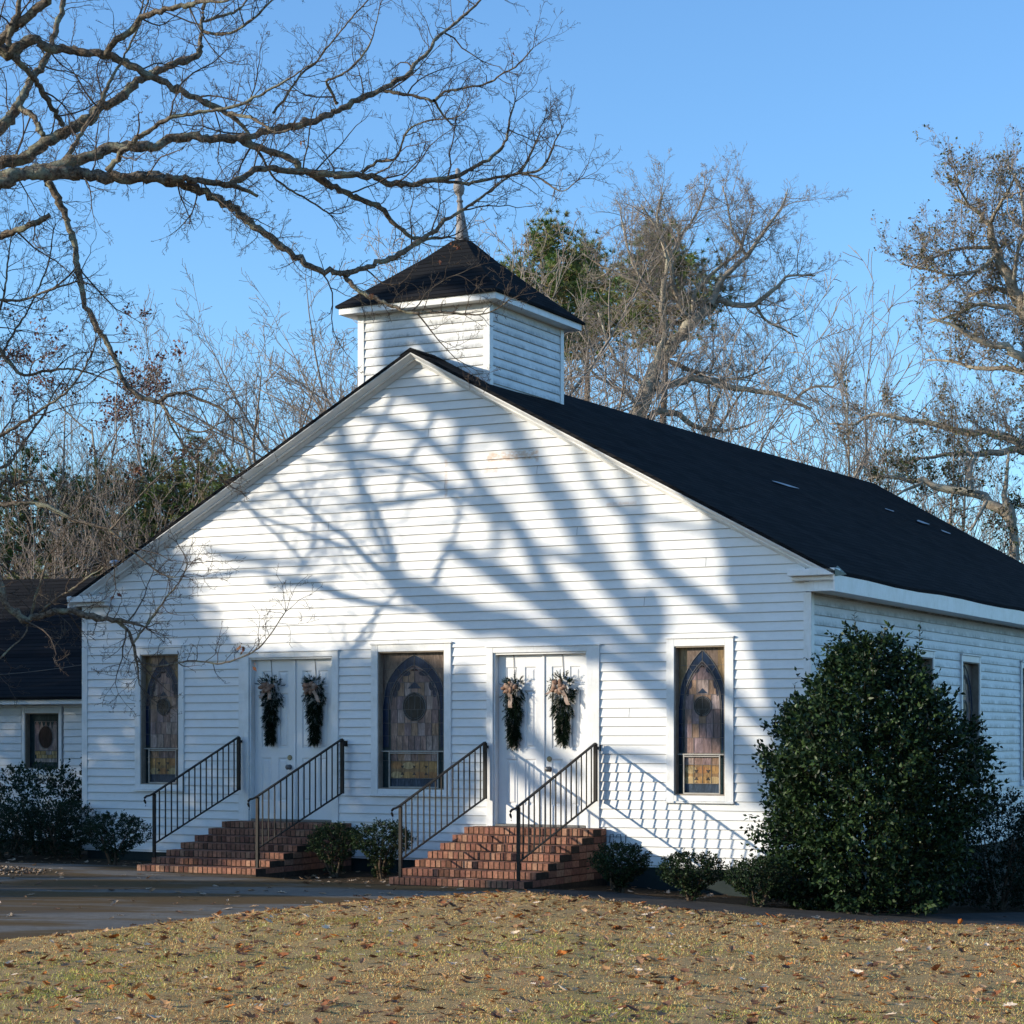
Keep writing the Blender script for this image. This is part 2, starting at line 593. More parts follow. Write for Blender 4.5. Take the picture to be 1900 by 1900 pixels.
def siding(mb, P, a_lo, a_hi, z0, z1, zline, expo, openings, ob=0.021, ot=0.003):
    """lapped boards: P(a, out, z) maps to a point; a_lo/a_hi(z) bound each course; openings (a0, a1, z0, z1)"""
    k0 = math.floor((z0 - zline) / expo) - 1
    k1 = math.ceil((z1 - zline) / expo) + 1
    for k in range(k0, k1):
        cb, ct = zline + k * expo, zline + (k + 1) * expo
        zb, zt = max(cb, z0), min(ct, z1)
        if zt - zb < 1e-4: continue
        cuts = sorted({zb, zt} | {z for o in openings for z in o[2:4] if zb + 1e-4 < z < zt - 1e-4})
        for za, zc in zip(cuts, cuts[1:]):
            zm = (za + zc) / 2
            sp = [(None, None)]
            iv = []
            cur = None
            ops = sorted((o[0], o[1]) for o in openings if o[2] - 1e-6 < zm < o[3] + 1e-6)
            left = 'lo'
            for o0, o1 in ops:
                iv.append((left, o0))
                left = o1
            iv.append((left, 'hi'))
            fo = lambda z: ot + (ob - ot) * (ct - z) / expo
            for l, h in iv:
                la, lc = (a_lo(za), a_lo(zc)) if l == 'lo' else (l, l)
                ha, hc = (a_hi(za), a_hi(zc)) if h == 'hi' else (h, h)
                if ha - la < 1e-3 and hc - lc < 1e-3: continue
                hc = max(hc, lc)
                mb.quad(P(la, fo(za), za), P(ha, fo(za), za), P(hc, fo(zc), zc), P(lc, fo(zc), zc))
                if abs(za - cb) < 1e-6 or za == zb:
                    mb.quad(P(la, 0, za), P(ha, 0, za), P(ha, fo(za), za), P(la, fo(za), za))


# windows: (frame x0, x1), (glass x0, x1), glass z0, z1
FWIN = [((-9.72, -8.90), (-9.63, -8.99), 1.07, 2.84), ((-5.94, -4.76), (-5.84, -4.86), 1.05, 2.81), ((-1.80, -0.94), (-1.70, -1.05), 1.02, 2.80)]
DOORS = [((-8.00, -6.44), (-7.84, -6.53)), ((-4.25, -2.69), (-4.16, -2.86))]
D_Z0, D_Z1 = 0.605, 2.765
ops = [(f[0], f[1], z0 - 0.09, z1 + 0.11) for f, g_, z0, z1 in FWIN] + [(c[0], c[1], D_Z0 - 0.02, D_Z1 + 0.075) for c, o_ in DOORS]


def z_left(z):                               # front wall's left bound under the rake
    return X0 + 0.05 if z < 3.55 else max(X0 + .05, APX - (APZ - 0.12 - z) / RL)


def z_right(z):
    return X1 - 0.05 if z < 3.55 else min(X1 - .05, APX + (APZ - 0.12 - z) / RR)


fw = MB()
siding(fw, lambda a, o, z: (a, -o, z), z_left, z_right, ZB, APZ - 0.13, 3.405, EXPO, ops)
for (sx_, kk) in ((-5.55, 0), (-4.86, 18), (-3.55, 19), (-9.1, 2), (-7.3, 6), (-2.1, 4), (-3.0, 12), (-6.6, 14), (-8.2, 9), (-1.3, 8), (-5.1, 24), (-2.3, -8), (-.5, -14), (-5.0, -19)):
    zb_ = 3.405 + (kk - 5) * EXPO
    fw.add([(sx_, -.0235, zb_ + .004), (sx_ + .004, -.0235, zb_ + .004), (sx_ + .004, -.006, zb_ + EXPO - .004), (sx_, -.006, zb_ + EXPO - .004)], [(0, 1, 2, 3)], 1)
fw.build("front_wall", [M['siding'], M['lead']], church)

SIDE_W = [(3.92, 4.84), (6.14, 7.13), (9.42, 10.4), (12.0, 13.0), (15.0, 16.0)]
SW_Z0, SW_Z1 = 1.02, 2.90
LEN = 18.1
sw = MB()
siding(sw, lambda a, o, z: (o, a, z), lambda z: 0.06, lambda z: LEN, ZB, 3.40, 3.38, 0.117,
       [(a, b, SW_Z0 - .06, SW_Z1) for a, b in SIDE_W])
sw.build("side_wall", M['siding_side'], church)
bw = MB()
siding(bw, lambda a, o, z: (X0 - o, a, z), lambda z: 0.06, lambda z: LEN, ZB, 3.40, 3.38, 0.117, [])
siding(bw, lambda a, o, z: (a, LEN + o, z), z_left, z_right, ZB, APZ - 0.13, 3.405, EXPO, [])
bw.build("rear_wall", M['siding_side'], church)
core = MB()                                   # dark inside so that no light leaks between boards and openings
core.prism([(X0 + .12, ZB), (X1 - .12, ZB), (X1 - .12, 3.4), (APX, APZ - .3), (X0 + .12, 3.4)], 0.16, LEN - 0.1)
core.build("inner_shell", M['skirt'], church)

sk = MB()
sk.box(X0 + 0.04, X1 - 0.04, 0.02, LEN - 0.02, -0.5, ZB)
sk.build("foundation_skirt", M['skirt'], church)

cbm = MB()
cbm.box(X0 - 0.022, X0 + 0.07, -0.028, 0.07, ZB + .001, 3.52)
cbm.build("corner_board", M['trim'], church, bevel=0.004)
cbm = MB()
cbm.box(X1 - 0.07, X1 + 0.026, -0.028, 0.08, ZB - .003, 3.395)
cbm.build("corner_board", M['trim'], church, bevel=0.004)

# --- roof: two slopes with thickness, a slightly sagging ridge
EAV_R, EAV_L = 0.37, -10.76


def roof_z(lx, ly):
    rise = 0.0 + 0.012 * ly - 0.02 * math.sin(math.pi * min(1, max(0, ly / LEN)))
    if lx >= APX: return APZ + rise * (1 - (lx - APX) / (EAV_R - APX)) - RR * (lx - APX)
    return APZ + rise * (1 - (APX - lx) / (APX - EAV_L)) - RL * (APX - lx)


rf = MB()
ys = [-0.21] + [i * 1.0 for i in range(1, 18)] + [LEN + 0.2]
rr = random.Random(11)
TR = 0.045
for side in (0, 1):
    xs_ = [APX + (EAV_R - APX) * i / 8 for i in range(9)] if side == 0 else [APX + (EAV_L - APX) * i / 8 for i in range(9)]
    vs = []
    for j, y in enumerate(ys):
        for i, x in enumerate(xs_):
            zz = roof_z(x, y) + (rr.uniform(-.018, .018) if 0 < j < len(ys) - 1 and i > 0 else 0)
            vs.append((x, y, zz))
    n = len(xs_)
    b = len(vs)
    fs = []
    for j in range(len(ys) - 1):
        for i in range(n - 1):
            f = (j * n + i, j * n + i + 1, (j + 1) * n + i + 1, (j + 1) * n + i)
            fs.append(f if side == 0 else f[::-1])
            fs.append(tuple(q + b for q in (f[::-1] if side == 0 else f)))
    vs += [(x, y, z - TR) for x, y, z in vs]
    rim = [i for i in range(n)] + [j * n + n - 1 for j in range(1, len(ys))] + [(len(ys) - 1) * n + i for i in range(n - 2, -1, -1)]
    for a, c in zip(rim, rim[1:]): fs.append((a, c, c + b, a + b))
    rf.add(vs, fs)
roof = rf.build("roof", M['roof'], church)
rc = MB()
rc.prism([(APX - .16, APZ - .075), (APX, APZ + .012), (APX + .16, APZ - .072), (APX, APZ - .005)], -0.215, 0.40)
rc.build("ridge_cap", M['roof'], roof)
# pale torn shingle strips high on the right slope
for (ly, lx, ln, wd) in ((7.9, -3.25, 1.15, .055), (13.7, -3.45, .55, .04), (14.9, -3.2, .8, .07), (15.5, -2.95, .5, .06)):
    pm = MB()
    a = [(lx + rr.uniform(-.02, .02), ly + ln * (t - .5)) for t in (0, .25, .5, .75, 1)]
    for (xa, ya), (xb, yb), wa, wb in zip(a, a[1:], (.15, .8, 1, .7), (.8, 1, .7, .1)):
        q = lambda x, y: (x, y, roof_z(x, y) + .028)
        pm.quad(q(xa - wd * wa, ya), q(xa + wd * wa, ya), q(xb + wd * wb, yb), q(xb - wd * wb, yb))
    pm.build("torn_shingle", M['flash'], roof)

# --- rake boards, bed mouldings, soffits
for side in (0, 1):
    s_ = RR if side == 0 else RL
    sg = 1 if side == 0 else -1
    xe = EAV_R - .03 if side == 0 else EAV_L + .03

    def on(x, dz): return (x, APZ - s_ * abs(x - APX) - dz)
    for nm, prof_, xa in (("rake_board", [(-.205, TR + .002), (-.205, TR + .016), (-.125, .105), (-.125, .122), (-.06, .122), (-.06, TR + .002)], xe),
                          ("rake_moulding", [(-.068, .124), (-.068, .130), (-.023, .17), (-.021, .124)], xe - sg * .33)):
        rb = MB()
        n_ = len(prof_)
        A_ = [(on(APX, d)[0], y, on(APX, d)[1]) for y, d in prof_]
        B_ = [(on(xa, d)[0], y, on(xa, d)[1]) for y, d in prof_]
        rb.add(A_ + B_, [tuple(range(n_)), tuple(range(2 * n_ - 1, n_ - 1, -1))] + [(i, i + n_, (i + 1) % n_ + n_, (i + 1) % n_) for i in range(n_)])
        rb.build(nm, M['trim'], church, bevel=0.003)
    sf = MB()
    poly = [on(APX, .12), on(xe - sg * .1, .12), on(xe - sg * .1, .14), on(APX, .14)]
    sf.prism(poly if side else poly[::-1], -0.058, 0.12)
    sf.build("rake_soffit", M['trim'], church)

# --- eave boxes with the returns on the front
eb = MB()
eb.box(0.03, 0.345, -0.185, LEN + .1, 3.395, 3.42)                 # soffit
eb.build("eave_soffit", M['trim'], church)
eb = MB()
eb.box(0.345, 0.368, -0.19, LEN + .1, 3.385, 3.60)
eb.build("eave_fascia", M['trim'], church, bevel=0.004)
eb = MB()
eb.box(-0.06, 0.343, -0.024, 0.0, 3.405, 3.52)                      # boarded end of the eave box
eb.prism([(0.0, 3.52), (0.343, 3.52), (0.343, 3.57), (.28, 3.60), (0.0, 3.74)], -0.03, 0.02)
eb.build("eave_end_board", M['trim'], church)
eb = MB()
eb.box(-0.205, 0.37, -0.21, 0.0, 3.575, 3.655)
eb.box(-0.19, 0.36, -0.12, 0.0, 3.525, 3.573)
eb.build("cornice_return", M['trim'], church, bevel=0.008)
eb = MB()
eb.box(-10.76, -10.16, -0.21, 0.0, 3.575, 3.66)
eb.box(-10.72, -10.17, -0.12, 0.0, 3.525, 3.573)
eb.build("cornice_return", M['trim'], church, bevel=0.008)
eb = MB()
eb.box(-10.76, -10.735, -0.19, LEN + .1, 3.42, 3.60)
eb.box(-10.735, -10.64, -0.18, LEN + .1, 3.42, 3.44)
eb.build("eave_fascia", M['trim'], church)

eb = MB()
eb.add([(.376, -.215, 3.645), (.376, -.215, 3.555), (.385, .18, 3.60), (.30, .10, 3.70)], [(0, 1, 2), (0, 2, 3), (0, 3, 1), (1, 3, 2)])
eb.build("corner_flashing", M['moss_metal'], church)

# --- belfry
TX0, TX1, TY0, TY1, TZ = -6.43, -4.50, 0.50, 2.58, 7.27
tw = MB()
rz = lambda x: APZ - .02 - (RR if x > APX else RL) * abs(x - APX)
tz0 = rz(TX1) - .05
siding(tw, lambda a, o, z: (a, TY0 - o, z), lambda z: TX0 + .04, lambda z: TX1 - .04, rz(TX0) - .3, TZ, 7.05, 0.114, [])
siding(tw, lambda a, o, z: (TX1 + o, a, z), lambda z: TY0 + .04, lambda z: TY1 - .04, tz0 + .07, TZ, 7.05, 0.114, [])
siding(tw, lambda a, o, z: (TX0 - o, a, z), lambda z: TY0 + .04, lambda z: TY1 - .04, rz(TX0) - .1, TZ, 7.05, 0.114, [])
siding(tw, lambda a, o, z: (a, TY1 + o, z), lambda z: TX0 + .04, lambda z: TX1 - .04, rz(TX0) - .3, TZ, 7.05, 0.114, [])
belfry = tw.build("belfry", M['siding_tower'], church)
for (x, y) in ((TX0, TY0), (TX1, TY0), (TX1, TY1), (TX0, TY1)):
    c = MB()
    sx, sy = (1 if x == TX0 else -1), (1 if y == TY0 else -1)
    xa, xb = sorted((x - sx * .024, x + sx * .07))
    ya, yb = sorted((y - sy * .026, y + sy * .07))
    c.box(xa, xb, ya, yb, rz(x) - .06, TZ - .002)
    c.build("corner_board", M['trim'], belfry, bevel=0.003)
c = MB()
c.box(TX1 + .002, TX1 + .03, TY0 + .08, TY1 - .08, tz0 + .01, tz0 + .068)
c.build("base_flashing", M['flash'], belfry)
OV = 0.185
c = MB()
c.box(TX0 - OV, TX1 + OV, TY0 - OV, TY1 + OV, TZ, TZ + .03)
c.build("soffit", M['trim'], belfry)
c = MB()
for a in ((TX0 - OV - .02, TX1 + OV + .02, TY0 - OV - .02, TY0 - OV + .001), (TX0 - OV - .02, TX1 + OV + .02, TY1 + OV - .001, TY1 + OV + .02),
          (TX1 + OV - .001, TX1 + OV + .02, TY0 - OV + .001, TY1 + OV - .001), (TX0 - OV - .02, TX0 - OV + .001, TY0 - OV + .001, TY1 + OV - .001)):
    c.box(*a, TZ - .004, TZ + .118)
c.build("fascia", M['trim'], belfry, bevel=0.004)
ax, ay, az = (TX0 + TX1) / 2, (TY0 + TY1) / 2, 8.36
q = OV + .055
c = MB()
rim = [(TX0 - q, TY0 - q), (TX1 + q, TY0 - q), (TX1 + q, TY1 + q), (TX0 - q, TY1 + q)]
zz0 = TZ + .112
prof = [(1.0, zz0), (0.60, zz0 + (az - zz0) * .41), (0.30, zz0 + (az - zz0) * .735), (0.085, az)]      # faintly bell-cast
vs = [(ax + (x - ax) * k, ay + (y - ay) * k, z) for k, z in prof for x, y in rim] + [(x, y, zz0 - .03) for x, y in rim]
fs = []
for lv in range(len(prof) - 1):
    for i in range(4):
        j = (i + 1) % 4
        fs.append((lv * 4 + i, lv * 4 + j, lv * 4 + 4 + j, lv * 4 + 4 + i))
b = len(prof) * 4
for i in range(4): fs.append((b + i, b + (i + 1) % 4, (i + 1) % 4, i))
fs.append(tuple(range(b + 3, b - 1, -1)))
fs.append(tuple(range(b - 4, b)))
c.add(vs, fs)
c.build("belfry_roof", M['roof'], belfry)
c = MB()
c.lathe([(0.0, -.16), (0.125, -.16), (0.102, 0.0), (0.068, .26), (0.036, .52), (0.032, .55), (0.046, .555), (0.046, .575), (0.030, .585), (0.030, .63), (0.060, .67), (0.078, .735), (0.070, .79), (0.048, .85), (0.036, .88), (0.038, .93), (0.030, 1.0), (0.0, 1.02)],
        (ax, ay, az - .02), 20, 0, (-.075, 0))
c.build("spire", M['zinc'], belfry, smooth=True)
M['spire'] = m_plain("weathered_spire", (0.33, 0.30, 0.275), (0.20, 0.185, 0.18), 9, 0.7, 0.2)
bpy.data.objects["spire"].data.materials[0] = M['spire']

# --- pasted strip on the gable where one board was replaced; scrawl near the steps
sc = MB()


def stroke(pts, r=.006):
    sc.tube([(x, -.019, z) for x, z in pts], r, 5)


for pts in ([(-2.555, .445), (-2.55, .53), (-2.51, .54), (-2.50, .50)], [(-2.47, .50), (-2.46, .53), (-2.41, .535), (-2.40, .43), (-2.37, .42), (-2.345, .44), (-2.34, .535)]):
    stroke(pts)
sc.build("painted_scrawl", M['ink'], church)
sc = MB()
stroke([(-1.86, .20), (-1.80, .215), (-1.79, .26), (-1.83, .28), (-1.86, .26)])
sc.build("painted_scrawl", M['ink'], church)


# ------------------------------------------------------------------ stained-glass windows
def arch_z(t, w, zs, rise):
    """height of a pointed arch over half-width t in 0..1 (0 apex)"""
    rr_ = (w * w + rise * rise) / (2 * w)
    x = t * w
    return zs + math.sqrt(max(0.0, rr_ * rr_ - (x + rr_ - w) ** 2))


PALE = [(.25, .165, .14), (.30, .20, .16), (.21, .145, .14), (.31, .235, .205), (.25, .18, .185), (.19, .13, .12), (.27, .175, .12), (.33, .255, .235)]


def glass_panel(P, w, z0, z1, seed, small=False):
    """coloured glass in a local frame: P(a, out, z), a from -w/2 to w/2. returns two MBs: glass, lead"""
    rng = random.Random(seed)
    G, Ld = MB(), MB()

    def rect(a0, a1, b0, b1, col, o=0.0):
        G.cc = col
        G.quad(P(a0, o, b0), P(a1, o, b0), P(a1, o, b1), P(a0, o, b1))

    def poly(pts, col, o):
        G.cc = col
        G.add([P(a, o, z) for a, z in pts], [tuple(range(len(pts)))])

    def came(pts, r=.004, o=.008):
        Ld.tube([P(a, o, z) for a, z in pts], r, 5, cap=False)
    h = z1 - z0
    hw = w / 2
    blue = (.012, .026, .06)
    teal = (.02, .04, .045)
    if small:
        rect(-hw, hw, z0, z1, teal)
        i0, i1, j0, j1 = -hw * .68, hw * .70, z0 + h * .10, z0 + h * .86
        cols = 5
        for k in range(cols):
            a0 = i0 + (i1 - i0) * k / cols
            a1 = i0 + (i1 - i0) * (k + 1) / cols
            rect(a0, a1, j0 + h * .22, j0 + h * (.70 if k in (0, 4) else .60), rng.choice(PALE), .003)
            poly([(a0, j0 + h * (.70 if k in (0, 4) else .60)), (a1, j0 + h * (.70 if k in (0, 4) else .60)), ((a0 + a1) / 2, j0 + h * .78)], rng.choice(PALE), .0032)
        for r_ in range(3):
            for k in range(4):
                a0 = i0 + (i1 - i0) * (k + .5 * (r_ % 2) - .25 * (r_ % 2)) / 4
                rect(a0 + .004, min(i1, a0 + (i1 - i0) / 4 - .004), j0 + h * (.005 + .07 * r_), j0 + h * (.07 + .07 * r_), rng.choice([(.36, .24, .10), (.42, .32, .16), (.34, .29, .26)]), .0035)
        cz, ra, rb = j0 + h * .47, w * .21, w * .27
        poly([(ra * math.cos(t * .2618), cz + rb * math.sin(t * .2618)) for t in range(24)], (.03, .018, .02), .006)
        came([(ra * 1.06 * math.cos(t * .2618), cz + rb * 1.06 * math.sin(t * .2618)) for t in range(25)], .005)
        came([(i0, j1), (i1, j1)]); came([(i0, j0), (i0, j1)]); came([(i1, j0), (i1, j1)])
        came([(i0, j0 + h * .22), (i1, j0 + h * .22)], .003)
        return G, Ld
    bd = w * .13
    nc = max(4, int(round((w - 2 * bd) / .105)))
    # border strips
    rect(-hw, -hw + bd, z0, z1 - .42 * h, teal)
    rect(hw - bd, hw, z0, z1 - .42 * h, teal)
    rect(-hw, hw, z1 - .42 * h, z1, rng.choice(PALE))
    zc = z0 + .07 * h
    rect(-hw + bd, hw - bd, z0, zc, (.05, .07, .10))
    rows = [zc, z0 + .20 * h, z0 + .28 * h, z0 + .385 * h, z0 + .48 * h, z0 + .58 * h, z0 + .68 * h, z0 + .78 * h, z0 + .88 * h]
    for ri, (b0, b1) in enumerate(zip(rows, rows[1:])):
        m = rng.choice((nc, nc, nc + 1, max(3, nc - 2)))
        for k in range(m):
            a0 = -hw + bd + (w - 2 * bd) * k / m
            a1 = -hw + bd + (w - 2 * bd) * (k + 1) / m
            t = max(abs(a0), abs(a1)) / (hw * .98)
            col = rng.choice(PALE) if ri else rng.choice([(.30, .18, .08), (.24, .15, .08)])
            if b0 > z1 - .42 * h and b1 > arch_z(min(1, t), hw * .86, z1 - .40 * h, .36 * h): continue
            rect(a0, a1, b0, b1, col, .003)
            if rng.random() < .8: came([(a0, b0), (a0, b1)], .0025)
        came([(-hw, b1), (hw, b1)], .0022)
    # spandrels and the pointed blue band
    zs = z1 - .40 * h
    n = 14
    W2, W1 = hw * .99, hw * .80
    out = [(t / n, arch_z(t / n, W2, zs, .385 * h)) for t in range(n + 1)]
    inn = [(t / n, arch_z(t / n, W1, zs, .31 * h)) for t in range(n + 1)]
    for sg in (-1, 1):
        for (ta, za), (tb, zb_), (ua, wa), (ub, wb) in zip(out, out[1:], inn, inn[1:]):
            G.cc = blue
            G.quad(P(sg * ta * W2, .006, za), P(sg * tb * W2, .006, zb_), P(sg * ub * W1, .006, wb), P(sg * ua * W1, .006, wa))
        for (ta, za), (tb, zb_) in zip(out, out[1:]):
            G.cc = (.17, .125, .10) if (ta < .62 or w > .8) else (.25, .17, .09)
            G.quad(P(sg * ta * W2, .0045, za), P(sg * tb * W2, .0045, zb_), P(sg * tb * W2, .0045, z1), P(sg * ta * W2, .0045, z1))
        rect(*sorted((sg * W1, sg * W2)), z0 + .30 * h, zs, blue, .006)
        came([(sg * t * W2, z) for t, z in out], .005, .01)
        came([(sg * t * W1, z) for t, z in inn] + [(sg * W1, z0 + .30 * h)], .005, .01)
        came([(sg * t * W1 * .93, zs + (z - zs) * .93) for t, z in inn], .004, .01)
        came([(sg * W2 * .55, out[8][1]), (sg * W1 * .50, inn[7][1])], .003, .01)
        # dark petals inside the arch
        for fx, fz, rx, rz_ in ((.36, .80, .20, .035), (.66, .62, .11, .06), (.78, .46, .09, .06)):
            cx = sg * hw * fx * .80
            cz = zs + .31 * h * (fz if fx < .5 else fz - .12)
            poly([(cx + hw * rx * math.cos(t * .5236) * .8, cz + h * rz_ * math.sin(t * .5236) * .62) for t in range(12)], (.03, .035, .06), .0052)
    came([(0, z1 - .01), (0, zs + .27 * h)], .003, .01)
    poly([(-hw * .12, zs + .265 * h), (hw * .12, zs + .265 * h), (0, zs + .30 * h)], (.05, .02, .02), .0055)
    cz = z0 + .60 * h
    rm = min(hw * .34, .17)
    for k in range(10):
        pass
    poly([(rm * math.cos(t * .2618), cz + rm * 1.08 * math.sin(t * .2618)) for t in range(24)], (.03, .028, .028), .007)
    came([(rm * 1.05 * math.cos(t * .2618), cz + rm * 1.12 * math.sin(t * .2618)) for t in range(25)], .006, .012)
    came([(rm * .88 * math.cos(t * .2618), cz + rm * .95 * math.sin(t * .2618)) for t in range(25)], .003, .012)
    poly([(-hw * .22, cz + rm * 1.45), (hw * .22, cz + rm * 1.45), (hw * .10, cz + rm * 1.75), (0, cz + rm * 2.05), (-hw * .10, cz + rm * 1.75)], (.025, .04, .07), .006)
    # scalloped yellow base
    for rowz, up in ((z0 + .095 * h, 1), (z0 + .165 * h, -1)):
        m = 3 if w < .8 else 4
        for k in range(m):
            a = -hw + bd + (w - 2 * bd) * (k + .5) / m
            ww = (w - 2 * bd) / m * .52
            G.cc = rng.choice([(.36, .21, .085), (.40, .29, .15), (.32, .16, .07)])
            G.add([P(a + ww * math.cos(t * .2618 * 2), .0055, rowz + .026 * h * math.sin(t * .2618 * 2)) for t in range(12)], [tuple(range(12))])
            if k: poly([(a - ww - .03, rowz + up * .0), (a - ww + .03, rowz), (a - ww, rowz + up * .04)], (.06, .05, .045), .0065)
    came([(-hw + bd, zc), (hw - bd, zc)], .004)
    return G, Ld


def window(parent, P, fr, gl, z0, z1, seed, sill=True, small=False, bar=.275, label=None):
    """casing part with the glass, leads and storm sash below it; P(a, out, z)"""
    def box(mb, a0, a1, o0, o1, b0, b1):
        c = [P(a, o, z) for z in (b0, b1) for a, o in ((a0, o0), (a1, o0), (a1, o1), (a0, o1))]
        mb.add(c, [(3, 2, 1, 0), (4, 5, 6, 7), (0, 1, 5, 4), (1, 2, 6, 5), (2, 3, 7, 6), (3, 0, 4, 7)])
    f = MB()
    t = .10 if not small else .05
    box(f, fr[0], gl[0], -.10, .036, z0 - .07, z1 + .09)
    box(f, gl[1], fr[1], -.10, .036, z0 - .07, z1 + .09)
    box(f, gl[0], gl[1], -.10, .034, z1, z1 + .088)
    box(f, gl[0], gl[1], -.10, .034, z0 - .068, z0)
    box(f, fr[0] - .012, fr[1] + .012, -.02, .052, z1 + .09, z1 + .112)        # drip cap
    if sill: box(f, fr[0] - .01, fr[1] + .01, -.02, .056, z0 - .092, z0 - .07)
    o = f.build("window", M['trim'], parent, bevel=.004)
    if label: o['label'] = label
    w_ = gl[1] - gl[0]
    ca = (gl[0] + gl[1]) / 2
    jm = MB()
    jt = .016
    box(jm, gl[0] + .0005, gl[0] + jt, -.085, .02, z0, z1)
    box(jm, gl[1] - jt, gl[1] - .0005, -.085, .02, z0, z1)
    box(jm, gl[0] + jt, gl[1] - jt, -.085, .02, z1 - jt, z1 - .0005)
    box(jm, gl[0] + jt, gl[1] - jt, -.085, .02, z0 + .0005, z0 + jt)
    jm.build("jamb", M['wood'], o)
    G, Ld = glass_panel(lambda a, ot, z: P(ca + a, -.075 + ot, z), w_ - 2 * jt, z0 + jt, z1 - jt, seed, small)
    G.build("stained_glass", M['glass'], o, col=True)
    Ld.build("lead_came", M['lead'], o, smooth=True)
    if not small:
        sm = MB()
        zb = z0 + (z1 - z0) * bar
        a0, a1 = gl[0] + jt, gl[1] - jt
        e = w_ * .11
        box(sm, a0, a1, -.05, -.035, zb - .008, zb + .008)
        box(sm, a0 + e, a0 + e + .014, -.052, -.037, z0 + jt, zb - .008)
        box(sm, a1 - e - .014, a1 - e, -.052, -.037, z0 + jt, zb - .008)
        box(sm, a0 + e + .014, a1 - e - .014, -.052, -.037, z0 + jt, z0 + jt + .016)
        box(sm, a0 + e + .014, a1 - e - .014, -.052, -.037, zb - .03, zb - .018)
        sm.build("storm_sash", M['sash'], o)
    return o


PF = lambda a, o, z: (a, -o, z)
for i, (fr, gl, z0, z1) in enumerate(FWIN):
    window(church, PF, fr, gl, z0, z1, 20 + i)
PS = lambda a, o, z: (o, a, z)
for i, (a, b) in enumerate(SIDE_W):
    window(church, PS, (a, b), (a + .07, b - .07), SW_Z0 + .03, SW_Z1 - .115, 40 + i)


# ------------------------------------------------------------------ double doors
def door(cs, op):
    f = MB()
    f.box(cs[0], op[0], -.036, .05, D_Z0, D_Z1 + .07)
    f.box(op[1], cs[1], -.036, .05, D_Z0, D_Z1 + .07)
    f.box(op[0], op[1], -.034, .05, D_Z1, D_Z1 + .068)
    f.box(cs[0] - .015, cs[1] + .015, -.05, 0, D_Z1 + .07, D_Z1 + .088)
    for a, b in ((op[0], op[0] + .025), (op[1] - .025, op[1])):
        f.box(a + .0005, b - .0005, -.012, .13, D_Z0, D_Z1 - .0005)
    f.box(op[0] + .025, op[1] - .025, -.01, .13, D_Z1 - .025, D_Z1 - .001)
    d = f.build("double_door", M['trim'], church, bevel=.004)
    th = MB()
    th.box(op[0] + .026, op[1] - .026, -.02, .14, D_Z0 + .001, D_Z0 + .028)
    th.build("threshold", M['metal'], d)
    mid = (op[0] + op[1]) / 2 + .015
    FY = .075
    for a, b in ((op[0] + .027, mid - .004), (mid + .004, op[1] - .027)):
        m = MB()
        zb, zt = D_Z0 + .03, D_Z1 - .028
        wl = b - a
        st = wl * .17
        px_ = [(a + st, a + st + (wl - 3 * st) / 2), (b - st - (wl - 3 * st) / 2, b - st)]
        H_ = zt - zb
        pz = [(zb + .11 * H_, zb + .385 * H_), (zb + .445 * H_, zb + .79 * H_), (zb + .83 * H_, zb + .93 * H_)]
        xs_ = sorted({a, b} | {v for p in px_ for v in p})
        zs_ = sorted({zb, zt} | {v for p in pz for v in p})
        for i in range(len(xs_) - 1):
            for j in range(len(zs_) - 1):
                x0, x1, z0, z1 = xs_[i], xs_[i + 1], zs_[j], zs_[j + 1]
                if any(abs(x0 - p[0]) < 1e-6 for p in px_) and any(abs(z0 - p[0]) < 1e-6 for p in pz):
                    ring = [(0, 0.0), (.014, .012), (.026, .012), (.045, .002)]
                    lv = []
                    for e, dp in ring: lv.append([(x0 + e, FY + dp, z0 + e), (x1 - e, FY + dp, z0 + e), (x1 - e, FY + dp, z1 - e), (x0 + e, FY + dp, z1 - e)])
                    for A, B in zip(lv, lv[1:]):
                        for k in range(4):
                            n_ = (k + 1) % 4
                            m.quad(A[k], A[n_], B[n_], B[k])
                    m.quad(*lv[-1])
                else:
                    m.quad((x0, FY, z0), (x1, FY, z0), (x1, FY, z1), (x0, FY, z1))
        m.quad((a, FY, zb), (a, FY + .04, zb), (a, FY + .04, zt), (a, FY, zt))
        m.quad((b, FY + .04, zb), (b, FY, zb), (b, FY, zt), (b, FY + .04, zt))
        m.quad((b, FY + .04, zb), (a, FY + .04, zb), (a, FY + .04, zt), (b, FY + .04, zt))
        m.build("door_leaf", M['door'], d)
    ast = MB()
    ast.box(mid - .022, mid + .012, FY - .016, FY - .001, D_Z0 + .03, D_Z1 - .028)
    ast.build("astragal", M['door'], d, bevel=.003)
    kx = (mid - .085) if cs[0] < -6 else (mid + .075)
    k = MB()
    k.tube([(kx, FY - .001, 1.445), (kx, FY - .012, 1.445), (kx, FY - .018, 1.445)], [.034, .034, .028], 16)
    k.build("deadbolt", M['brass'], d, smooth=False)
    k = MB()
    k.tube([(kx, FY - .001, 1.32), (kx, FY - .008, 1.32), (kx, FY - .009, 1.32), (kx, FY - .035, 1.32), (kx, FY - .045, 1.32), (kx, FY - .065, 1.32), (kx, FY - .08, 1.32)], [.034, .034, .013, .013, .028, .034, .018], 16)
    k.build("door_knob", M['metal'], d, smooth=True)
    return mid


MIDS = [door(cs, op) for cs, op in DOORS]


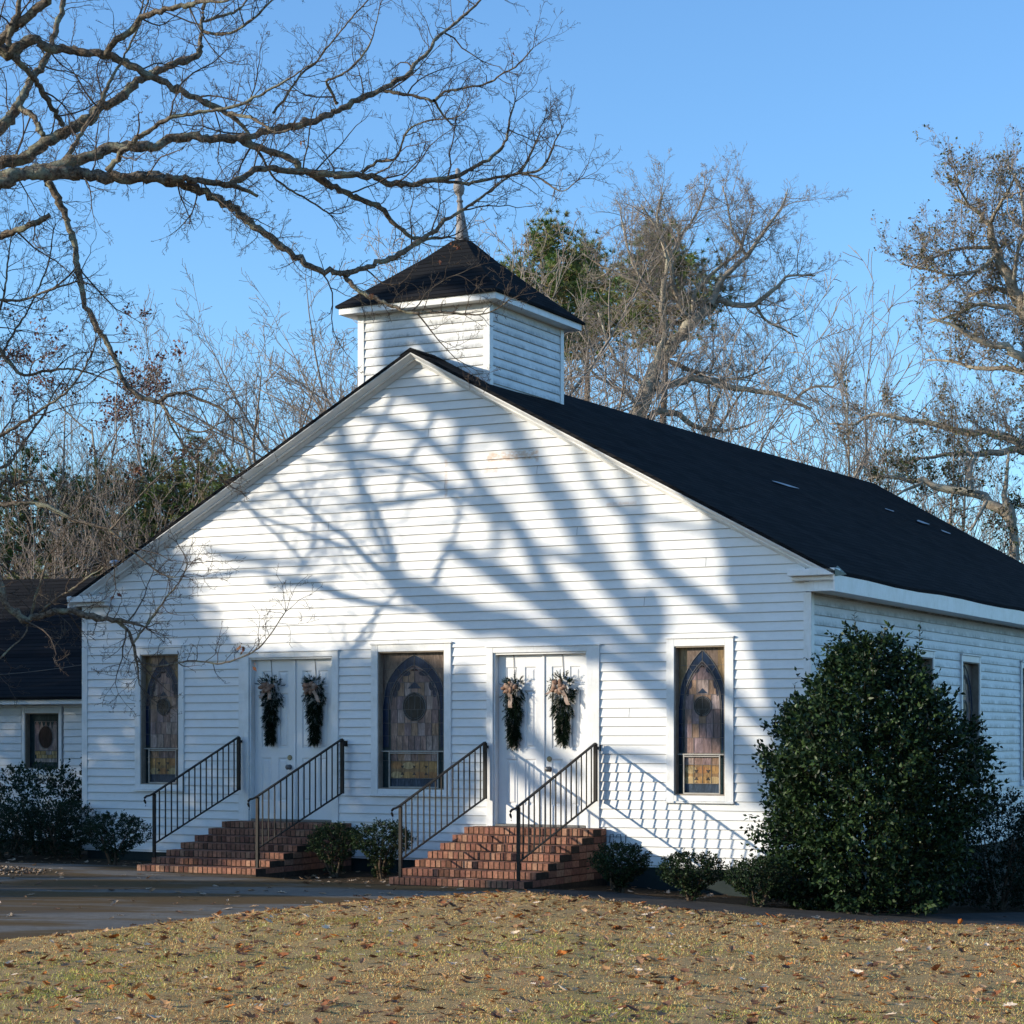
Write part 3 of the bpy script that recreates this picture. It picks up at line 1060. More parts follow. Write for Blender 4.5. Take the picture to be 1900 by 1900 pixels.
# ------------------------------------------------------------------ brick steps
def brick_steps(xl, xr, label, seed, base=0.0):
    rng = random.Random(seed)
    root = empty("brick_steps", L2W((xl + xr) / 2, -1.2, 0), -TH, label, "steps", "brick entrance steps")
    ox, oy = (xl + xr) / 2, -1.2
    top, rise, run = D_Z0, (D_Z0 - base) / 7, 0.30

    def bcol():
        v = rng.uniform(.62, 1.02)
        h = rng.random()
        c = (.33, .155, .10) if h < .6 else ((.26, .115, .08) if h < .85 else (.38, .21, .135))
        if rng.random() < .07: v *= .5
        return tuple(q * v for q in c)
    for k in range(7):
        zt = top - k * rise
        yf = -.4 - run * k
        zb = zt - rise
        m = MB()
        e = .006
        m.cc = (1, 1, 1)
        y_b = -0.03
        m.box(xl - ox + e, xr - ox - e, yf + e - oy, y_b - oy, zb - (.3 if k == 6 else .0) + .001, zt - e, 1)
        # front course: bricks on edge
        n = int((xr - xl) / .069)
        bw_ = (xr - xl) / n
        y_prev = yf + run if k else -.03
        for i in range(n):
            m.cc = bcol()
            a = xl - ox + i * bw_
            j = rng.uniform(-.0025, .0025)
            m.box(a + .0075, a + bw_ - .0075, yf - oy + j, yf + .205 - oy, zb + .007, zt + j, 0)
        # tread behind the front bricks
        if y_prev - (yf + .215) > .03:
            for i in range(int((xr - xl) / .21)):
                m.cc = bcol()
                a = xl - ox + i * .21
                m.box(a + .005, min(a + .205, xr - ox - .004), yf + .215 - oy, y_prev - .004 - oy, zb + .03, zt + rng.uniform(-.004, .001), 0)
        # flank courses, laid flat
        for sx, xa in ((-1, xl), (1, xr)):
            off = .1 * (k % 2)
            y = yf + .21 + off
            while y < -.05:
                y2 = min(y + .2, -.035)
                m.cc = bcol()
                xo = xa - ox
                a, b_ = sorted((xo - sx * .09, xo + sx * rng.uniform(-.002, .002)))
                m.box(a, b_, y + .005 - oy, y2 - .005 - oy, zb + .008, zt - .004 if k else zt - .001, 0)
                y += .2
        o = m.build("step", [M['brick'], M['mortar']], root, col=True)
    return root


brick_steps(-8.02, -6.23, "shaded brick steps up to the left double door", 3, .05)
brick_steps(-4.37, -2.59, "sunlit brick steps up to the right double door", 4)


# ------------------------------------------------------------------ iron handrails
def handrail(lx, lyb, zbt, foot, zt, label):
    root = empty("handrail", L2W(lx, -1.1, foot), -TH, label, "handrail", "black iron handrails beside the steps")
    T = lambda ly, z: (0.0, ly + 1.1, z - foot)
    ya = -.10
    p = MB()
    p.box(-.017, .017, T(lyb, 0)[1] - .017, T(lyb, 0)[1] + .017, 0, zbt - foot - .005)
    p.build("post", M['iron'], root)
    bot = lambda y: zt - .69 + (zbt - .63 - zt + .69) * (y - ya) / (lyb - ya)
    topf = lambda y: zt + (zbt - zt) * (y - ya) / (lyb - ya)
    p = MB()
    p.box(-.02, .02, T(ya, 0)[1] - .02, T(ya, 0)[1] + .02, bot(ya) - foot - .01, zt - foot)
    p.build("post", M['iron'], root)
    p = MB()
    p.box(-.016, .016, T(ya, 0)[1] + .02, 1.1 - .022, zt - foot - .07, zt - foot - .035)
    p.box(-.03, .03, 1.1 - .021, 1.1 - .014, zt - foot - .09, zt - foot - .015)
    p.build("wall_bracket", M['iron'], root)
    r = MB()
    r.bar(T(ya - .0, zt + .006), T(lyb - .03, topf(lyb - .03) + .006), .036, .017)
    yl = lyb - .03
    zl = topf(yl) + .006
    r.tube([T(yl + .02, zl + .004), T(yl - .07, zl - .018), T(yl - .13, zl - .025), T(yl - .165, zl - .045), T(yl - .17, zl - .075), T(yl - .15, zl - .105), T(yl - .14, zl - .13), T(yl - .15, zl - .15)],
           [.013, .013, .014, .015, .015, .013, .010, .007], 8)
    r.build("top_rail", M['iron'], root, bevel=.003)
    r = MB()
    r.bar(T(ya, bot(ya)), T(lyb, bot(lyb)), .026, .013)
    r.build("bottom_rail", M['iron'], root)
    n = 14
    for i in range(n):
        y = ya + (lyb - ya) * (i + .85) / (n + .7)
        b_ = MB()
        b_.box(-.0065, .0065, T(y, 0)[1] - .0065, T(y, 0)[1] + .0065, bot(y) - foot, topf(y) - foot)
        b_.build("baluster", M['iron'], root)
    return root


handrail(-7.952, -1.93, 1.01, 0.208, 1.712, "leftmost black handrail, on the left edge of the shaded steps")
handrail(-6.333, -2.02, .993, 0.129, 1.685, "black handrail on the right edge of the shaded left steps")
handrail(-4.233, -2.16, .918, 0.088, 1.646, "black handrail on the left edge of the sunlit steps")
handrail(-2.707, -2.12, .928, 0.088, 1.635, "rightmost black handrail, casting a barred shadow on the wall")


# ------------------------------------------------------------------ Christmas swags on the doors
def swag(lx, zt, label, seed, h=.80, wd=.155, bow_dx=0.0, tails=((-.01, .30),)):
    rng = random.Random(seed)
    root = empty("christmas_swag", L2W(lx, .07, zt), -TH, label, "swag", "evergreen swags with bows on the church doors")
    V, F, C = [], [], []
    wd *= 1.12
    for i in range(520):
        t = rng.random() ** .8
        rw = wd * (1 - t * .80) * (1 if t > .1 else .55 + 4.5 * t) * (1 + .22 * math.sin(t * 21 + seed))
        a = rng.uniform(0, math.pi)
        rr_ = rw * math.sqrt(rng.random())
        base = Vector((rr_ * math.cos(a), -.02 - .10 * (1 - t * .5) * rng.random() * math.sin(a), -t * h + rng.uniform(-.02, .02)))
        dr = Vector((math.cos(a) * rng.uniform(.2, 1.2), -rng.uniform(.1, .8), -1.0 if t > .12 else rng.uniform(-.3, 1.0))).normalized()
        ln = rng.uniform(.05, .10)
        col = (.010, .024, .013) if rng.random() < .75 else (.020, .040, .018)
        for k in range(26):
            s_ = rng.random()
            p = base + dr * (s_ * ln)
            q_ = Vector((rng.gauss(0, 1), rng.gauss(0, 1), rng.gauss(0, 1))).normalized()
            nd = (dr * .8 + q_ * .9).normalized()
            u = nd.cross(q_).normalized() * .0032
            L_ = rng.uniform(.022, .04)
            b = len(V)
            V += [p + u, p - u, p + nd * L_]
            C += [col] * 3
            F.append((b, b + 1, b + 2))
    mesh_np("greenery", [tuple(v) for v in V], [np.array(F)], M['needle'], root, col=np.array(C))
    bw_ = MB()
    for i in range(13):                                       # puffed bow loops
        a = i / 13 * 2 * math.pi + rng.uniform(-.25, .25)
        k_ = rng.uniform(.35, 1.0)
        c = Vector((bow_dx + math.cos(a) * .092 * k_, -.125 - .03 * (1 - k_), -.125 + math.sin(a) * .066 * k_))
        ra, rb_, rc_ = rng.uniform(.028, .050), rng.uniform(.018, .028), rng.uniform(.020, .034)
        tl = a + rng.uniform(-.5, .5)
        bw_.cc = rng.choice([(.36, .22, .155), (.27, .16, .11), (.42, .28, .205), (.21, .13, .095)])
        vs = []
        for j in range(5):
            ph = math.pi * (j + .5) / 5
            for k in range(8):
                th_ = 2 * math.pi * k / 8
                q1, q2, q3 = math.cos(ph) * ra, math.sin(ph) * math.cos(th_) * rb_, math.sin(ph) * math.sin(th_) * rc_
                w_ = 1 + rng.uniform(-.22, .22)
                vs.append(c + Vector((q1 * math.cos(tl) - q3 * math.sin(tl), q2, q1 * math.sin(tl) + q3 * math.cos(tl))) * w_)
        bw_.add(vs, [(j * 8 + k, j * 8 + (k + 1) % 8, j * 8 + 8 + (k + 1) % 8, j * 8 + 8 + k) for j in range(4) for k in range(8)])
    bw_.build("bow", M['ribbon'], root, smooth=True, col=True)
    for dx, ln in tails:
        t_ = MB()
        t_.cc = (.42, .31, .25)
        vs = []
        for j in range(8):
            u = j / 7
            p = Vector((bow_dx + dx * (1 + 2 * u), -.135 - .012 * math.sin(u * 9), -.15 - ln * u))
            vs += [p - Vector((.028, 0, 0)), p + Vector((.028, .008 * math.sin(u * 7), 0))]
        t_.add(vs, [(2 * j, 2 * j + 1, 2 * j + 3, 2 * j + 2) for j in range(7)])
        t_.build("ribbon_tail", M['ribbon'], root, smooth=True, col=True)
    st = MB()
    ztop = D_Z1 - .03 - zt
    st.tube([(0.0, -.003, -.02), (-.012, -.003, ztop * .5), (-.02, -.003, ztop)], .004, 5)
    st.build("hanging_cord", M['lead'], root)
    return root


swag(-7.53, 2.50, "dark swag with full bow on the left leaf of the shaded door", 1, .83, .16, -.005, ((.02, .14), (-.03, .12)))
swag(-6.84, 2.49, "dark swag with small bow on the right leaf of the shaded door", 2, .83, .155, -.02, ((.05, .17),))
swag(-3.90, 2.45, "swag with pink bow and one straight tail on the right entrance's left leaf", 3, .82, .15, -.01, ((.005, .22),))
swag(-3.22, 2.46, "swag with wide pink bow and curled tail on the right entrance's right leaf", 4, .80, .17, -.02, ((.05, .20), (-.05, .07)))

# ================================================================== ANNEX
annex = empty("annex_building", L2W(-10.7, 2.3, 0), -TH, "low white annex with black roof joined to the church's left side", "building")
an = MB()
AW = -9.0
wx0, wx1, wz0, wz1 = -2.92, -2.255, 1.225, 2.085


def AP(a, o, z): return (a, -o, z)


siding(an, AP, lambda z: AW, lambda z: -.02, .12, 2.26, 2.06, .1113, [(wx0 - .085, wx1 + .085, wz0 - .07, wz1 + .09)])
an.box(AW + .03, -.05, .10, 6.0, .12, 2.3)
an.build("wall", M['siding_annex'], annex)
a2 = MB()
a2.box(AW, -.02, .02, 6.0, -.3, .12)
a2.build("foundation_skirt", M['skirt'], annex)
a2 = MB()
a2.box(AW - .2, -.005, -.32, -.295, 2.215, 2.335)
a2.build("fascia", M['trim'], annex, bevel=.004)
a2 = MB()
a2.box(AW - .2, -.005, -.294, -.01, 2.23, 2.245)
a2.build("soffit", M['trim'], annex)
a2 = MB()
for (ya, za, za2), (yb, zb, zb2) in (((-.36, 2.335, 2.335), (1.95, 3.04, 3.04)), ((1.95, 3.045, 3.045), (4.25, 4.60, 4.45)), ((4.25, 4.602, 4.452), (7.5, 3.2, 3.2))):
    a2.add([(AW - .25, ya, za), (-.003, ya, za2), (-.003, yb, zb2), (AW - .25, yb, zb),
            (AW - .25, ya, za - .05), (-.003, ya, za2 - .05), (-.003, yb, zb2 - .05), (AW - .25, yb, zb - .05)],
           [(0, 1, 2, 3), (7, 6, 5, 4), (0, 4, 5, 1), (1, 5, 6, 2), (3, 2, 6, 7), (0, 3, 7, 4)])
arf = a2.build("roof", M['roof'], annex)
vp = MB()
vx, vy = -4.5, 4.20
vp.lathe([(.0, 0), (.062, 0), (.062, .30), (.075, .30), (.075, .33), (.062, .33), (.062, .40), (.095, .41), (.095, .445), (.05, .47), (0, .475)], (vx, vy, 4.35), 16)
vp.build("vent_pipe", M['zinc'], arf)
window(annex, AP, (wx0 - .06, wx1 + .06), (wx0, wx1), wz0, wz1, 77, small=True)
cb_ = MB()
cpts = [at(-160 + 330 * t, 1256 - 17 * t - 8 * t * t + 6 * math.sin(math.pi * t), 31.0 - .9 * t) for t in np.linspace(0, 1, 9)]
cb_.tube(cpts, .006, 5)
tag(cb_.build("service_cable", M['cable']), "thin cable strung in front of the annex's black roof", "cable")

# ================================================================== VEGETATION HELPERS
def tubes_mesh(name, polys, mat, parent=None, knob=0.0, seed=0):
    """polys: list of (pts (n,3), radii (n,), sides) -> one mesh of tapering tubes"""
    groups = {}
    for p, r, k in polys:
        groups.setdefault((len(p), k), []).append((p, r))
    V, F, base = [], [], 0
    rg = np.random.default_rng(seed)
    for (n, k), lst in groups.items():
        P = np.array([q[0] for q in lst], np.float64)
        Rd = np.array([q[1] for q in lst], np.float64)
        B = len(lst)
        T = np.gradient(P, axis=1)
        T /= np.linalg.norm(T, axis=2, keepdims=True) + 1e-9
        mean = P[:, -1] - P[:, 0]
        mean /= np.linalg.norm(mean, axis=1, keepdims=True) + 1e-9
        ref = np.where((np.abs(mean[:, 2:3]) > .8), np.array([[1., .13, 0]]), np.array([[0.05, 0.1, 1.]]))[:, None, :]
        U = np.cross(T, np.broadcast_to(ref, T.shape))
        U /= np.linalg.norm(U, axis=2, keepdims=True) + 1e-9
        W = np.cross(T, U)
        a = np.arange(k) * 2 * np.pi / k
        rad = Rd[:, :, None, None]
        if knob and k >= 6:
            rad = rad * (1 + knob * rg.uniform(-1, 1, (B, n, k, 1)))
        ring = P[:, :, None, :] + rad * (np.cos(a)[None, None, :, None] * U[:, :, None, :] + np.sin(a)[None, None, :, None] * W[:, :, None, :])
        V.append(ring.reshape(-1, 3))
        idx = base + np.arange(B * n * k).reshape(B, n, k)
        nx = np.roll(idx, -1, axis=2)
        f = np.stack([idx[:, :-1], nx[:, :-1], nx[:, 1:], idx[:, 1:]], axis=-1).reshape(-1, 4)
        F.append(f)
        if k >= 5:
            F.append(idx[:, -1, :].reshape(-1, k))
        base += B * n * k
    return mesh_np(name, np.concatenate(V), F, mat, parent, smooth=True)


def smooth_poly(pts, rad, step):
    """Catmull-Rom resampling of a traced centre line"""
    pts = [np.array(p, float) for p in pts]
    n = len(pts)
    op, orr = [], []
    for i in range(n - 1):
        p0, p1, p2, p3 = pts[max(i - 1, 0)], pts[i], pts[i + 1], pts[min(i + 2, n - 1)]
        k = max(2, int(np.linalg.norm(p2 - p1) / step))
        for j in range(k):
            t = j / k
            op.append(.5 * ((2 * p1) + (-p0 + p2) * t + (2 * p0 - 5 * p1 + 4 * p2 - p3) * t * t + (-p0 + 3 * p1 - 3 * p2 + p3) * t ** 3))
            orr.append(rad[i] + (rad[i + 1] - rad[i]) * t)
    op.append(pts[-1])
    orr.append(rad[-1])
    return np.array(op), np.array(orr)


def unit(v):
    l = math.sqrt(v[0] ** 2 + v[1] ** 2 + v[2] ** 2) + 1e-9
    return (v[0] / l, v[1] / l, v[2] / l)


def grow(rng, out, p, d, length, r, lvl, P, tips=None):
    """one branch as a wandering polyline, with its side branches; P holds the habit"""
    n = P['segs'][lvl]
    seg = length / n
    pts, rad, dirs = [p], [r], [d]
    g_, up = P['gnarl'][lvl], P['up'][lvl]
    for i in range(n):
        d = unit((d[0] + rng.gauss(0, g_), d[1] + rng.gauss(0, g_), d[2] + rng.gauss(0, g_) + up))
        p = (p[0] + d[0] * seg, p[1] + d[1] * seg, p[2] + d[2] * seg)
        pts.append(p)
        rad.append(max(P['rmin'], r * (1 - (i + 1) / n * P['taper'])))
        dirs.append(d)
    out[min(lvl, 1) if r > P['thick'] else 1].append((np.array(pts), np.array(rad), P['sides'][lvl]))
    if tips is not None and lvl >= P['max']:
        tips.append((p, d))
    if lvl < P['max']:
        m = P['kids'][lvl]
        m = max(1, int(m * (.7 + .6 * rng.random())))
        for c in range(m):
            t = P['start'][lvl] + (1 - P['start'][lvl]) * (c + rng.random()) / m
            i = min(n - 1, int(t * n))
            f = t * n - i
            q = tuple(pts[i][a] + (pts[i + 1][a] - pts[i][a]) * f for a in range(3))
            dd = dirs[i + 1]
            rv = unit((rng.gauss(0, 1), rng.gauss(0, 1), rng.gauss(0, 1)))
            cr = unit((dd[1] * rv[2] - dd[2] * rv[1], dd[2] * rv[0] - dd[0] * rv[2], dd[0] * rv[1] - dd[1] * rv[0]))
            an_ = R(P['angle'][lvl]) * rng.uniform(.6, 1.3)
            ca, sa = math.cos(an_), math.sin(an_)
            nd = unit((dd[0] * ca + cr[0] * sa, dd[1] * ca + cr[1] * sa, dd[2] * ca + cr[2] * sa))
            ln = length * P['ratio'][lvl] * (1 - P['short'][lvl] * t) * rng.uniform(.6, 1.25)
            grow(rng, out, q, nd, ln, max(P['rmin'], rad[i] * P['rr'][lvl]), lvl + 1, P, tips)


def leaves_mesh(name, pos, nrm, size, cols, mat, parent=None, seed=0, aspect=.5, fold=.25, jit=.8):
    """many small folded leaves; pos (n,3), nrm outward axes (n,3)"""
    rg = np.random.default_rng(seed)
    n = len(pos)
    ax_ = nrm + rg.normal(0, jit, (n, 3))
    ax_ /= np.linalg.norm(ax_, axis=1, keepdims=True) + 1e-9
    r_ = rg.normal(0, 1, (n, 3))
    sd = np.cross(ax_, r_)
    sd /= np.linalg.norm(sd, axis=1, keepdims=True) + 1e-9
    up = np.cross(sd, ax_)
    L_ = (size * rg.uniform(.65, 1.3, n))[:, None]
    W_ = L_ * aspect * .5
    V = np.stack([pos, pos + ax_ * L_ * .45 + sd * W_ + up * W_ * fold, pos + ax_ * L_ - up * L_ * .12, pos + ax_ * L_ * .45 - sd * W_ + up * W_ * fold, pos + ax_ * L_ * .5 - up * L_ * .02], axis=1).reshape(-1, 3)
    b = (np.arange(n) * 5)[:, None]
    F = np.concatenate([b + np.array([[0, 1, 2, 4]]), b + np.array([[0, 4, 2, 3]])])
    C = np.repeat(cols, 5, axis=0)
    return mesh_np(name, V, [F], mat, parent, col=C)


def pick_cols(rg, n, pal, wts=None, var=.25):
    pal = np.array(pal)
    c = pal[rg.choice(len(pal), n, p=wts)]
    return c * rg.uniform(1 - var, 1 + var, (n, 1))


# ================================================================== FOREGROUND OAK
# limbs followed from the photograph: (depth start, depth end), then x, y, width in photo pixels
TRUNK = (-12.4, 21.4)
oak = empty("oak_tree", (TRUNK[0], TRUNK[1], 0), 0, "big bare oak reaching lichen-covered limbs over the church from the left", "tree")
LIMBS = [
    (23.0, 22.6, "-110,190,26 -40,125,22 0,76,18 25,50,17 60,24,16 95,-12,15 140,-70,13"),
    (22.8, 22.6, "14,84,11 22,50,10 38,0,9 45,-60,7"),
    (23.0, 23.4, "-110,60,22 -40,80,20 0,90,20 22,104,20 33,88,17 60,73,17 78,82,16 95,91,16 130,92,15 190,100,14 215,108,14 250,125,13 285,143,13 330,165,12 380,190,11 425,211,10 455,240,6 465,262,5 485,290,5 505,325,4 535,350,4 570,370,3 610,396,3"),
    (23.1, 22.2, "425,211,7 465,218,6 490,232,5 512,246,5 540,240,3"),
    (23.1, 22.3, "198,100,12 207,80,12 240,62,12 250,46,11 270,30,10 305,18,10 350,9,9 385,3,6 425,0,4 470,-30,3"),
    (23.0, 23.8, "24,106,11 55,135,11 70,157,10 92,192,10 117,232,9"),
    (23.8, 24.4, "-140,330,26 -60,312,24 0,303,21 45,293,21 90,262,20 130,240,19 165,222,18 190,197,17 225,180,16 250,157,15 275,140,14 310,125,13 345,110,12 370,100,11 372,72,8 375,40,7 380,0,6 385,-50,4"),
    (24.4, 24.0, "374,58,6 405,63,5 432,60,5 460,42,5 481,25,4 508,-4,3"),
    (24.4, 24.8, "376,40,5 420,28,5 445,15,4 462,-6,3"),
    (24.2, 24.9, "-90,330,20 0,240,17 20,215,16 40,185,15 52,160,14 75,128,13 88,105,11 105,50,10 118,0,9 128,-60,7"),
    (24.3, 23.9, "38,200,10 62,218,10 80,252,9"),
    (22.6, 23.6, "-150,352,30 -60,336,24 20,328,22 85,313,21 147,295,20 206,276,19 260,270,18 295,271,16 313,258,15 350,254,15 400,256,15 442,259,14 497,280,12 541,295,12 567,317,12 626,324,12 679,327,11 724,339,11 768,342,10 800,334,9 837,329,8 863,318,7 916,289,6 939,258,5 945,224,4 955,190,2"),
    (23.6, 23.2, "800,334,7 850,338,6 870,341,6 920,330,5 960,322,5 1000,316,4 1018,292,4 1030,262,3 1042,240,2"),
    (23.4, 23.0, "965,322,4 1000,330,3 1030,350,3 1048,354,2 1072,334,2"),
    (23.3, 23.9, "572,318,12 608,342,12 645,361,11 697,381,10 718,400,9 758,437,7 790,443,5 830,440,4"),
    (23.0, 24.0, "442,259,12 470,252,12 496,243,12 531,237,12 574,227,12 605,215,11 637,200,11 668,184,11 705,168,9 724,156,9 758,139,8 768,118,7 795,97,6 810,71,6 824,60,5 855,34,5 892,0,4 925,-40,3"),
    (24.0, 23.4, "712,168,7 771,179,6 805,186,6 824,171,5 863,163,4 903,155,4 929,139,3 963,118,3 989,89,2"),
    (23.6, 24.3, "805,186,5 815,203,4 835,228,3 848,233,2"),
    (23.6, 23.0, "671,320,7 700,301,6 732,296,5 745,268,4 753,247,4 771,232,3 805,222,3 845,218,2 868,200,2"),
    (22.2, 23.0, "-150,380,34 -60,358,28 0,339,26 33,322,24 80,322,24 129,321,22 206,328,21 295,331,19 350,346,17 416,376,15 479,423,13 534,464,12 582,497,11 626,505,11 645,510,11"),
    (23.0, 23.6, "640,508,10 684,494,10 731,476,10 763,458,9 800,432,8 824,410,7 850,395,6 903,360,5 942,329,4 968,316,4 995,263,3 1003,235,2"),
    (23.0, 22.4, "640,512,9 663,537,8 705,558,7 740,572,6 768,581,5 810,578,5 863,583,4 895,583,3 924,572,2 945,555,2"),
    (22.4, 22.8, "258,328,13 320,332,12 368,335,12 423,343,10 455,352,7 478,364,5"),
    (22.6, 23.2, "415,343,11 440,335,11 464,320,11 494,313,11 541,317,11 572,321,11"),
    (22.7, 23.4, "108,310,11 130,285,10 147,254,8 165,225,7 185,193,7 205,150,6 222,120,5 245,75,4 262,40,3 275,0,3"),
    (22.4, 21.6, "199,318,11 217,295,10 236,272,9 276,243,8 324,217,7 387,206,6 442,195,5 508,162,4 545,140,3 580,118,2"),
    (23.4, 22.8, "506,210,5 531,179,5 559,137,4 588,114,4 605,90,4 628,63,3 658,27,3 690,-8,2"),
    (23.8, 23.2, "626,193,6 612,164,5 605,150,5 633,139,4 658,120,4 685,84,3 698,42,2 705,10,2"),
    (22.7, 22.4, "88,335,14 110,376,13 125,416,12 140,460,11 145,508,11 155,552,10 180,608,10 203,645,9 230,710,9 250,729,8 268,739,8 294,747,8 310,735,7 338,729,6 373,742,5 410,758,4 432,778,3"),
    (22.4, 22.1, "300,748,7 306,756,6 319,777,5 341,793,4 373,802,3 400,790,2"),
    (22.4, 22.7, "308,760,4 316,786,4 341,827,4 366,853,3 407,881,3"),
    (22.9, 22.4, "-60,468,14 0,438,12 48,421,11 92,399,9"),
    (22.5, 22.2, "-80,950,10 0,938,9 47,932,9 88,941,8 110,950,8 133,963,7 164,973,6 205,985,5 250,1026,4 303,1067,3 335,1070,2"),
    (22.2, 21.9, "205,982,4 243,941,3 284,894,3 341,843,2"),
    (22.6, 22.9, "-40,1020,15 -12,1060,14 0,1093,14 7,1114,13 24,1131,13 42,1148,13 52,1151,13 76,1143,12 101,1136,12 133,1134,11 160,1141,10 199,1148,9 218,1151,8 245,1156,5 268,1163,3"),
    (22.9, 23.1, "216,1151,7 234,1166,6 243,1181,6 249,1200,6 253,1222,5 256,1245,3 258,1270,2"),
    (22.9, 22.5, "249,1192,4 284,1143,4 312,1105,3 335,1077,3 347,1048,2"),
    (23.0, 22.7, "253,1226,4 284,1235,4 313,1234,4 347,1226,3 380,1228,3 411,1231,3 452,1218,3 480,1202,3 500,1180,2 516,1156,2 530,1135,2"),
    (22.8, 22.4, "56,1147,5 62,1125,5 66,1105,4 76,1078,4 85,1045,3 95,1025,2"),
    (22.8, 22.3, "70,1143,5 97,1116,4 130,1096,4 165,1070,3 195,1052,2"),
    (22.8, 22.6, "52,1155,4 45,1178,3 20,1202,3 0,1222,3 -20,1240,2"),
    (22.6, 22.1, "-40,832,9 0,808,7 40,785,6 85,755,5 133,717,4 170,657,3 178,620,2"),
    (22.7, 22.9, "0,868,6 16,862,6 45,820,5 76,777,4 100,730,3 120,700,2"),
    (22.9, 22.7, "-40,615,8 0,650,7 38,693,6 80,690,5 126,684,4 177,695,3 215,712,2"),
    (23.0, 22.6, "-40,552,6 0,556,5 44,556,5 92,538,4 139,523,3"),
    (23.2, 23.6, "-30,720,5 7,651,4 30,610,4 55,571,3 88,494,3 99,428,2"),
    (23.2, 22.8, "-30,640,5 4,560,4 14,490,3 22,430,2"),
    (23.1, 22.9, "0,905,6 15,888,7 22,905,6 40,893,5 76,893,4 88,915,3"),
]
orng = random.Random(77)
HABIT_OAK = dict(max=3, segs=[8, 7, 5, 3], gnarl=[.16, .20, .24, .26], up=[.02, .035, .04, .03], taper=.75, rmin=.0018, thick=.006,
                 sides=[6, 4, 3, 3], kids=[6, 6, 4, 0], start=[.2, .2, .25, 0], angle=[48, 50, 52, 50], ratio=[.5, .46, .42, .4], short=[.5, .5, .5, .5], rr=[.6, .6, .65, .6])
thick, thin = [], [[], []]
leafp = []
for d0, d1, txt in LIMBS:
    pw = [tuple(float(q) for q in t.split(',')) for t in txt.split()]
    n = len(pw)
    pts = [at(x, y, d0 + (d1 - d0) * i / (n - 1)) for i, (x, y, w_) in enumerate(pw)]
    rad = [w_ / 2 * (d0 + (d1 - d0) * i / (n - 1)) / FPX for i, (x, y, w_) in enumerate(pw)]
    P_, R_ = smooth_poly(pts, rad, .045)
    for i in range(1, len(P_) - 1):
        P_[i] += np.array([orng.gauss(0, 1), orng.gauss(0, 1), orng.gauss(0, 1)]) * min(.010, R_[i] * .30)
    R_ = R_ * np.array([1 + orng.uniform(-.10, .14) + (.3 if orng.random() < .03 else 0) for _ in R_])
    thick.append((P_, R_, 12 if R_[0] > .03 else 8))
    # twigs along the limb
    L_ = float(np.sum(np.linalg.norm(np.diff(P_, axis=0), axis=1)))
    k = int(L_ / .095)
    for c in range(k):
        t = .06 + .94 * (c + orng.random()) / k
        i = min(len(P_) - 2, int(t * (len(P_) - 1)))
        if P_[i][0] < -7.0: continue
        tg = unit(P_[i + 1] - P_[i])
        rv = unit((orng.gauss(0, 1), orng.gauss(0, .8), orng.gauss(.25, 1)))
        dt = rv[0] * tg[0] + rv[1] * tg[1] + rv[2] * tg[2]
        pr = unit((rv[0] - dt * tg[0], rv[1] - dt * tg[1], rv[2] - dt * tg[2]))
        f = orng.uniform(.25, 1.0)
        nd = unit((tg[0] * f + pr[0], tg[1] * f + pr[1], tg[2] * f + pr[2]))
        big = orng.random() < .16 and R_[i] > .012
        ln = orng.uniform(.75, 1.15) if big else orng.uniform(.18, .55)
        grow(orng, thin, tuple(P_[i]), nd, ln, min(R_[i] * .55, .010 if big else .0055), 1 if not big else 0, HABIT_OAK)
    # leafy-looking spur cluster at the end of every limb that ends in the picture
    for c in range(4):
        tg = unit(P_[-1] - P_[-3])
        nd = unit((tg[0] + orng.gauss(0, .5), tg[1] + orng.gauss(0, .5), tg[2] + orng.gauss(0, .5)))
        if R_[-1] < .012: grow(orng, thin, tuple(P_[-1]), nd, orng.uniform(.3, .6), max(.0035, R_[-1] * .7), 1, HABIT_OAK)

